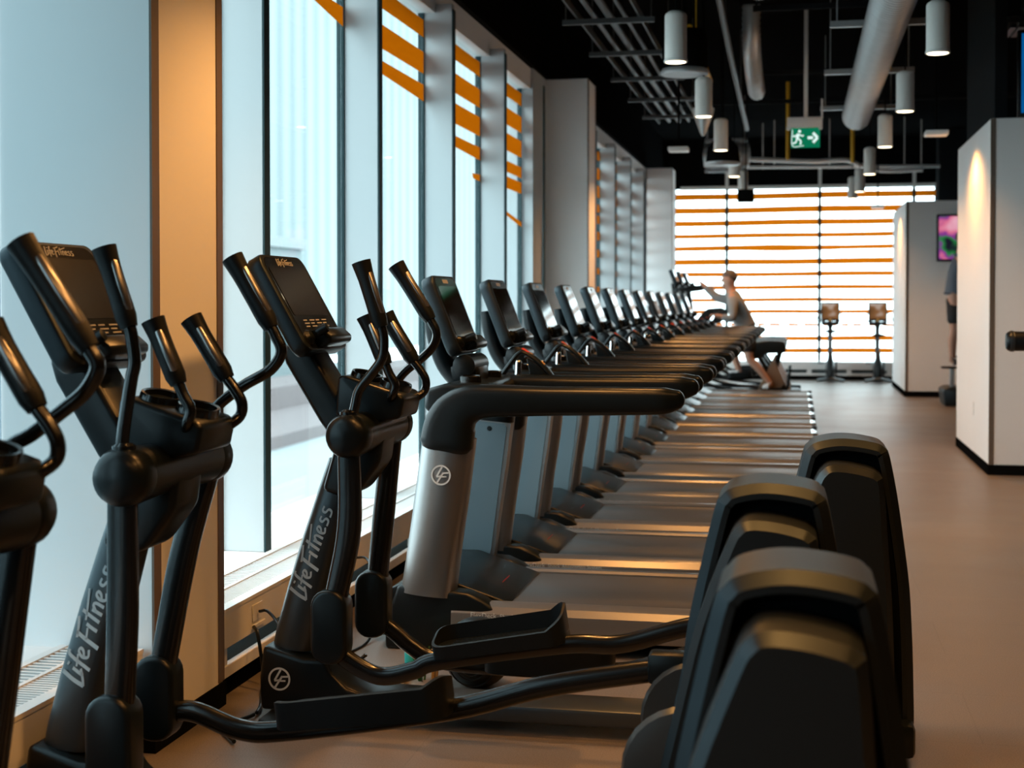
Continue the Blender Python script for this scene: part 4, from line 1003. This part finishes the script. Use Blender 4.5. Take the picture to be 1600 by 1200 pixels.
# stair climber
t = empty('stair_climber', (2.16, 20.6, 0), 'dark stair climber half hidden behind the near partition', 'stair climber')
bm = new(); prism(bm, [(-.16, .0), (-.19, .22), (-.12, .26), (.9, .26), (.95, 0)], -.36, .36, .02); obj('machine_base', bm, M['housing'], t, sharp=40)
for s, x, z in ((-1, -.10, .545), (1, .10, .685)):
    bm = new(); box(bm, x - .10, x + .30, s * .13 - .10, s * .13 + .10, z - .03, z, .01); p = obj('step', bm, M['black'], t)
    bm = new(); box(bm, x + .02, x + .08, s * .13 - .03, s * .13 + .03, .25, z - .025, .005); obj('step_support', bm, M['galv'], p)
bm = new(); prism(bm, [(.55, .25), (.62, 1.55), (.70, 1.55), (.85, .25)], -.10, .10, .02); obj('upright_post', bm, M['black'], t)
console(t, (.60, 0, 1.6), math.radians(0), .19, .28, .06, 'box', keys=False) if False else None
bm = new(); prism(bm, [(.56, 1.52), (.70, 1.86), (.76, 1.84), (.66, 1.50)], -.20, .20, .015); obj('console', bm, M['black'], t)
for s in (-1, 1):
    bm = new(); tube(bm, [(.62, s * .10, 1.45), (.60, s * .22, 1.60), (.45, s * .22, 1.655), (.25, s * .22, 1.655), (.20, s * .25, 1.45), (.3, s * .28, 1.1), (.55, s * .30, .8), (.66, s * .10, .75)], .019); obj('handrail', bm, M['blackrub'], t)

# ------------------------------------------------------------------ upright bikes at the far window
def bike(label, x, seat_z):
    t = empty('exercise_bike', (x, 26.05, 0), label, 'exercise bike', 'upright bikes facing the far window')
    bm = new(); sweep(bm, smooth_pts([(-.235, -.18, .028), (-.12, -.20, .05), (0, -.20, .075), (.12, -.20, .05), (.235, -.18, .028)], 4), .035, .024, n=10); obj('rear_foot', bm, M['char'], t)
    bm = new(); sweep(bm, [(-.22, .42, .03), (.22, .42, .03)], .03, .03, n=10); obj('front_foot', bm, M['black'], t)
    bm = new(); loft(bm, [[(u * 1.0, yc + v, z) for u, v in ring_pts(16, a, b, 2.6)] for z, yc, a, b in ((.05, .06, .075, .26), (.18, .06, .088, .28), (.32, .08, .08, .24), (.42, .02, .05, .16), (.56, -.02, .036, .06))]); obj('drive_body', bm, M['black'], t)
    bm = new(); tube(bm, [(0, -.02, .5), (0, -.05, seat_z - .02)], .022, n=12); sp = obj('seat_post', bm, M['char'], t)
    bm = new(); sweep(bm, smooth_pts([(0, -.20, seat_z + .01), (0, -.14, seat_z + .02), (0, -.04, seat_z + .02), (0, .06, seat_z + .015)], 4), [.115] * 3 + [.105, .10, .09, .08, .065, .05, .04, .035, .03, .025], .025, n=16, up=(1, 0, 0), dome=True); obj('saddle', bm, M['blackrub'], t)
    bm = new(); sweep(bm, smooth_pts([(0, .22, .35), (0, .26, .7), (0, .28, 1.10)], 4), .034, .04, n=12); obj('front_post', bm, M['black'], t)
    bm = new(); prism(bm, [(-.16, 1.02), (.16, 1.02), (.155, 1.085), (-.155, 1.085)], .10, .26, .012); prism(bm, [(-.05, 1.02), (.05, 1.02), (.02, .90), (-.02, .90)], .18, .26, .01); obj('console_shelf', bm, M['black'], t)
    bm = new(); prism(bm, [(.12, 1.10), (.19, 1.44), (.235, 1.43), (.19, 1.09)], -.165, .165, .012, axis='x'); c = obj('console', bm, M['black'], t)
    bm = new(); prism(bm, [(.122, 1.13), (.177, 1.41), (.180, 1.41), (.125, 1.13)], -.145, .145, 0, axis='x'); obj('screen', bm, M['bikescr'], c, smooth=False)
    bm = new(); lathe(bm, [(.002, .085), (.022, .09), (.025, .11)], o=(0, 0, 1.11), axis='y', n=14); obj('control_knob', bm, M['gold'], c)
    for s in (-1, 1):
        bm = new(); tube(bm, [(s * .05, .20, 1.07), (s * .17, .14, 1.09), (s * .245, .02, 1.10), (s * .235, .04, 1.16), (s * .175, .16, 1.235)], .012, n=10); obj('handlebar', bm, M['blackrub'], t)
        bm = new(); box(bm, min(s * .09, s * .12), max(s * .09, s * .12), .0 + s * .10, .03 + s * .10, .22 - s * .12, .36, .004); box(bm, min(s * .12, s * .22), max(s * .12, s * .22), -.03 + s * .10, .05 + s * .10, .22 - s * .12 - .012, .22 - s * .12 + .012, .005); obj('pedal', bm, M['black'], t)
M['bikescr'] = tv_mat('lit_brown_bike_display', [(.35, (.10, .045, .016)), (.52, (.22, .10, .04)), (.60, (.5, .42, .36)), (.72, (.55, .10, .05))], .8)
bike('upright exercise bike left of the other, before the striped window', .575, .90)
bike('upright exercise bike nearer the far partition, with lower saddle', 1.41, .83)

# ------------------------------------------------------------------ roller machine cut off by the right edge
t = empty('roller_machine', (1.80, 9.5, 0), 'gym machine with black foam roller cut off by the right edge', 'gym machine')
bm = new(); lathe(bm, [(.02, -.49), (.05, -.488), (.060, -.478), (.063, -.465), (.063, -.20), (.05, -.195), (.02, -.19)], o=(0, 0, 1.195), axis='x', n=28); r = obj('foam_roller', bm, M['blackrub'], t)
bm = new(); lathe(bm, [(.066, -.468), (.068, -.46), (.068, -.445), (.066, -.44)], o=(0, 0, 1.195), axis='x', n=28); obj('end_ring', bm, M['char'], r)
bm = new(); tube(bm, [(-.2, 0, 1.195), (.02, 0, 1.195)], .022); obj('roller_bar', bm, M['chrome'], t)
bm = new(); box(bm, -.04, .04, -.04, .04, .05, 1.75, .006); obj('upright_post', bm, M['char'], t)
bm = new(); box(bm, -.06, .55, -.35, .35, 0, .06, .01); obj('machine_base', bm, M['char'], t)

# ------------------------------------------------------------------ small things on the floor
t = empty('medicine_ball', (-1.175, 5.14, 0), 'dark medicine ball with embossed ring on floor behind the elliptical pedal', 'ball')
bm = new(); bmesh.ops.create_uvsphere(bm, u_segments=32, v_segments=20, radius=.132, matrix=Matrix.Translation((0, 0, .132))); obj('ball_shell', bm, M['housing'], t)
bm = new()
for rr in (.045, .06, .088):
    pts = [(rr * math.cos(a), -math.sqrt(.132 ** 2 - rr ** 2), .115 + rr * math.sin(a)) for a in [2 * math.pi * i / 28 for i in range(29)]]; sweep(bm, pts, .003, n=6)
obj('embossed_ring', bm, M['black'], t)
bm = new(); box(bm, -1.615, -1.455, 4.985, 5.215, 0, .03, .008); box(bm, -1.53, -1.49, 5.15, 5.17, .03, .033); tag(obj('floor_box', bm, M['enamel']), 'flat white box on the floor behind the middle elliptical', 'box')
def cable(name, pts, r, label, m='black'):
    bm = new(); tube(bm, pts, r, n=8, k=8); return tag(obj(name, bm, M[m]), label, 'cable', 'black cables on the floor along the convectors')
bm = new()
for k in range(9):
    a = random.uniform(0, 6.28); c = Vector((-1.66 + random.uniform(-.02, .02), 5.03 + random.uniform(-.02, .02), .03 + .009 * k)); q = []
    for i in range(15):
        th = 2 * math.pi * i / 14; q.append((c.x + .055 * math.cos(th) * math.cos(a) - .035 * math.sin(th) * math.sin(a), c.y + .055 * math.cos(th) * math.sin(a) + .035 * math.sin(th) * math.cos(a), c.z + .02 * math.sin(th * 2 + k)))
    tube(bm, q, .0085, n=8, k=3)
tag(obj('cable_bundle', bm, M['blackpaint']), 'coiled glossy black cable bundle on the floor beside the white box', 'cable')
cable('power_cable', [(-2.010, 5.05, .268), (-1.97, 5.04, .27), (-1.90, 4.98, .22), (-1.86, 4.90, .10), (-1.85, 4.84, .02), (-1.845, 4.78, .012), (-1.84, 4.72, .012)], .006, 'black power cable plugged into the outlet beside the nearest column')
cable('power_cable', [(-2.012, 5.00, .22), (-1.98, 4.96, .20), (-1.95, 4.93, .08), (-1.94, 4.90, .012), (-1.85, 4.62, .012), (-1.90, 4.45, .012), (-1.80, 4.3, .012)], .007, 'black cable dropping from the outlet to the floor by the column')
cable('power_cable', [(-2.00, 6.2, .27), (-1.90, 6.1, .27), (-1.80, 5.9, .12), (-1.78, 5.7, .012), (-1.80, 5.4, .012), (-1.66, 5.28, .012), (-1.64, 5.16, .012)], .006, 'black cable arching from the convector behind the elliptical arms')
cable('power_cable', [(-1.96, 5.9, .012), (-1.86, 5.7, .012), (-1.92, 5.5, .012), (-1.82, 5.3, .012), (-1.74, 5.2, .012), (-1.78, 5.12, .012)], .008, 'black cable snaking along the floor below the convector')
bm = new(); lathe(bm, [(.02, 0), (.032, .004), (.033, .06), (.02, .08), (.014, .085), (.014, .10), (.002, .102)], o=(-1.49, 5.36, 0), n=18); tag(obj('water_bottle', bm, M['teal']), 'small teal bottle on floor behind the elliptical pedal arm', 'bottle')
t = empty('plant_bundle', (-1.40, 5.18, 0), 'small bundle of green leaves and straw on floor beside the ball', 'plant')
bm = new()
for k in range(14):
    a = random.uniform(0, 6.28); h = random.uniform(.06, .13); ribbon(bm, [(0, 0), (.01, h * .6), (.03, h)], .012, lambda u, v, hh, a=a: (math.cos(a) * (u + .012) , math.sin(a) * (u + .012) + hh, v))
obj('leaf', bm, M['leaf'], t)
bm = new()
for k in range(10): x = .045 + .01 * math.sin(k * 2); tube(bm, [(x, .01 * math.cos(k * 1.3), 0), (x + .008 * math.sin(k), .01 * math.cos(k * 1.3), .12)], .004, n=6)
obj('straw_stem', bm, M['straw'], t)
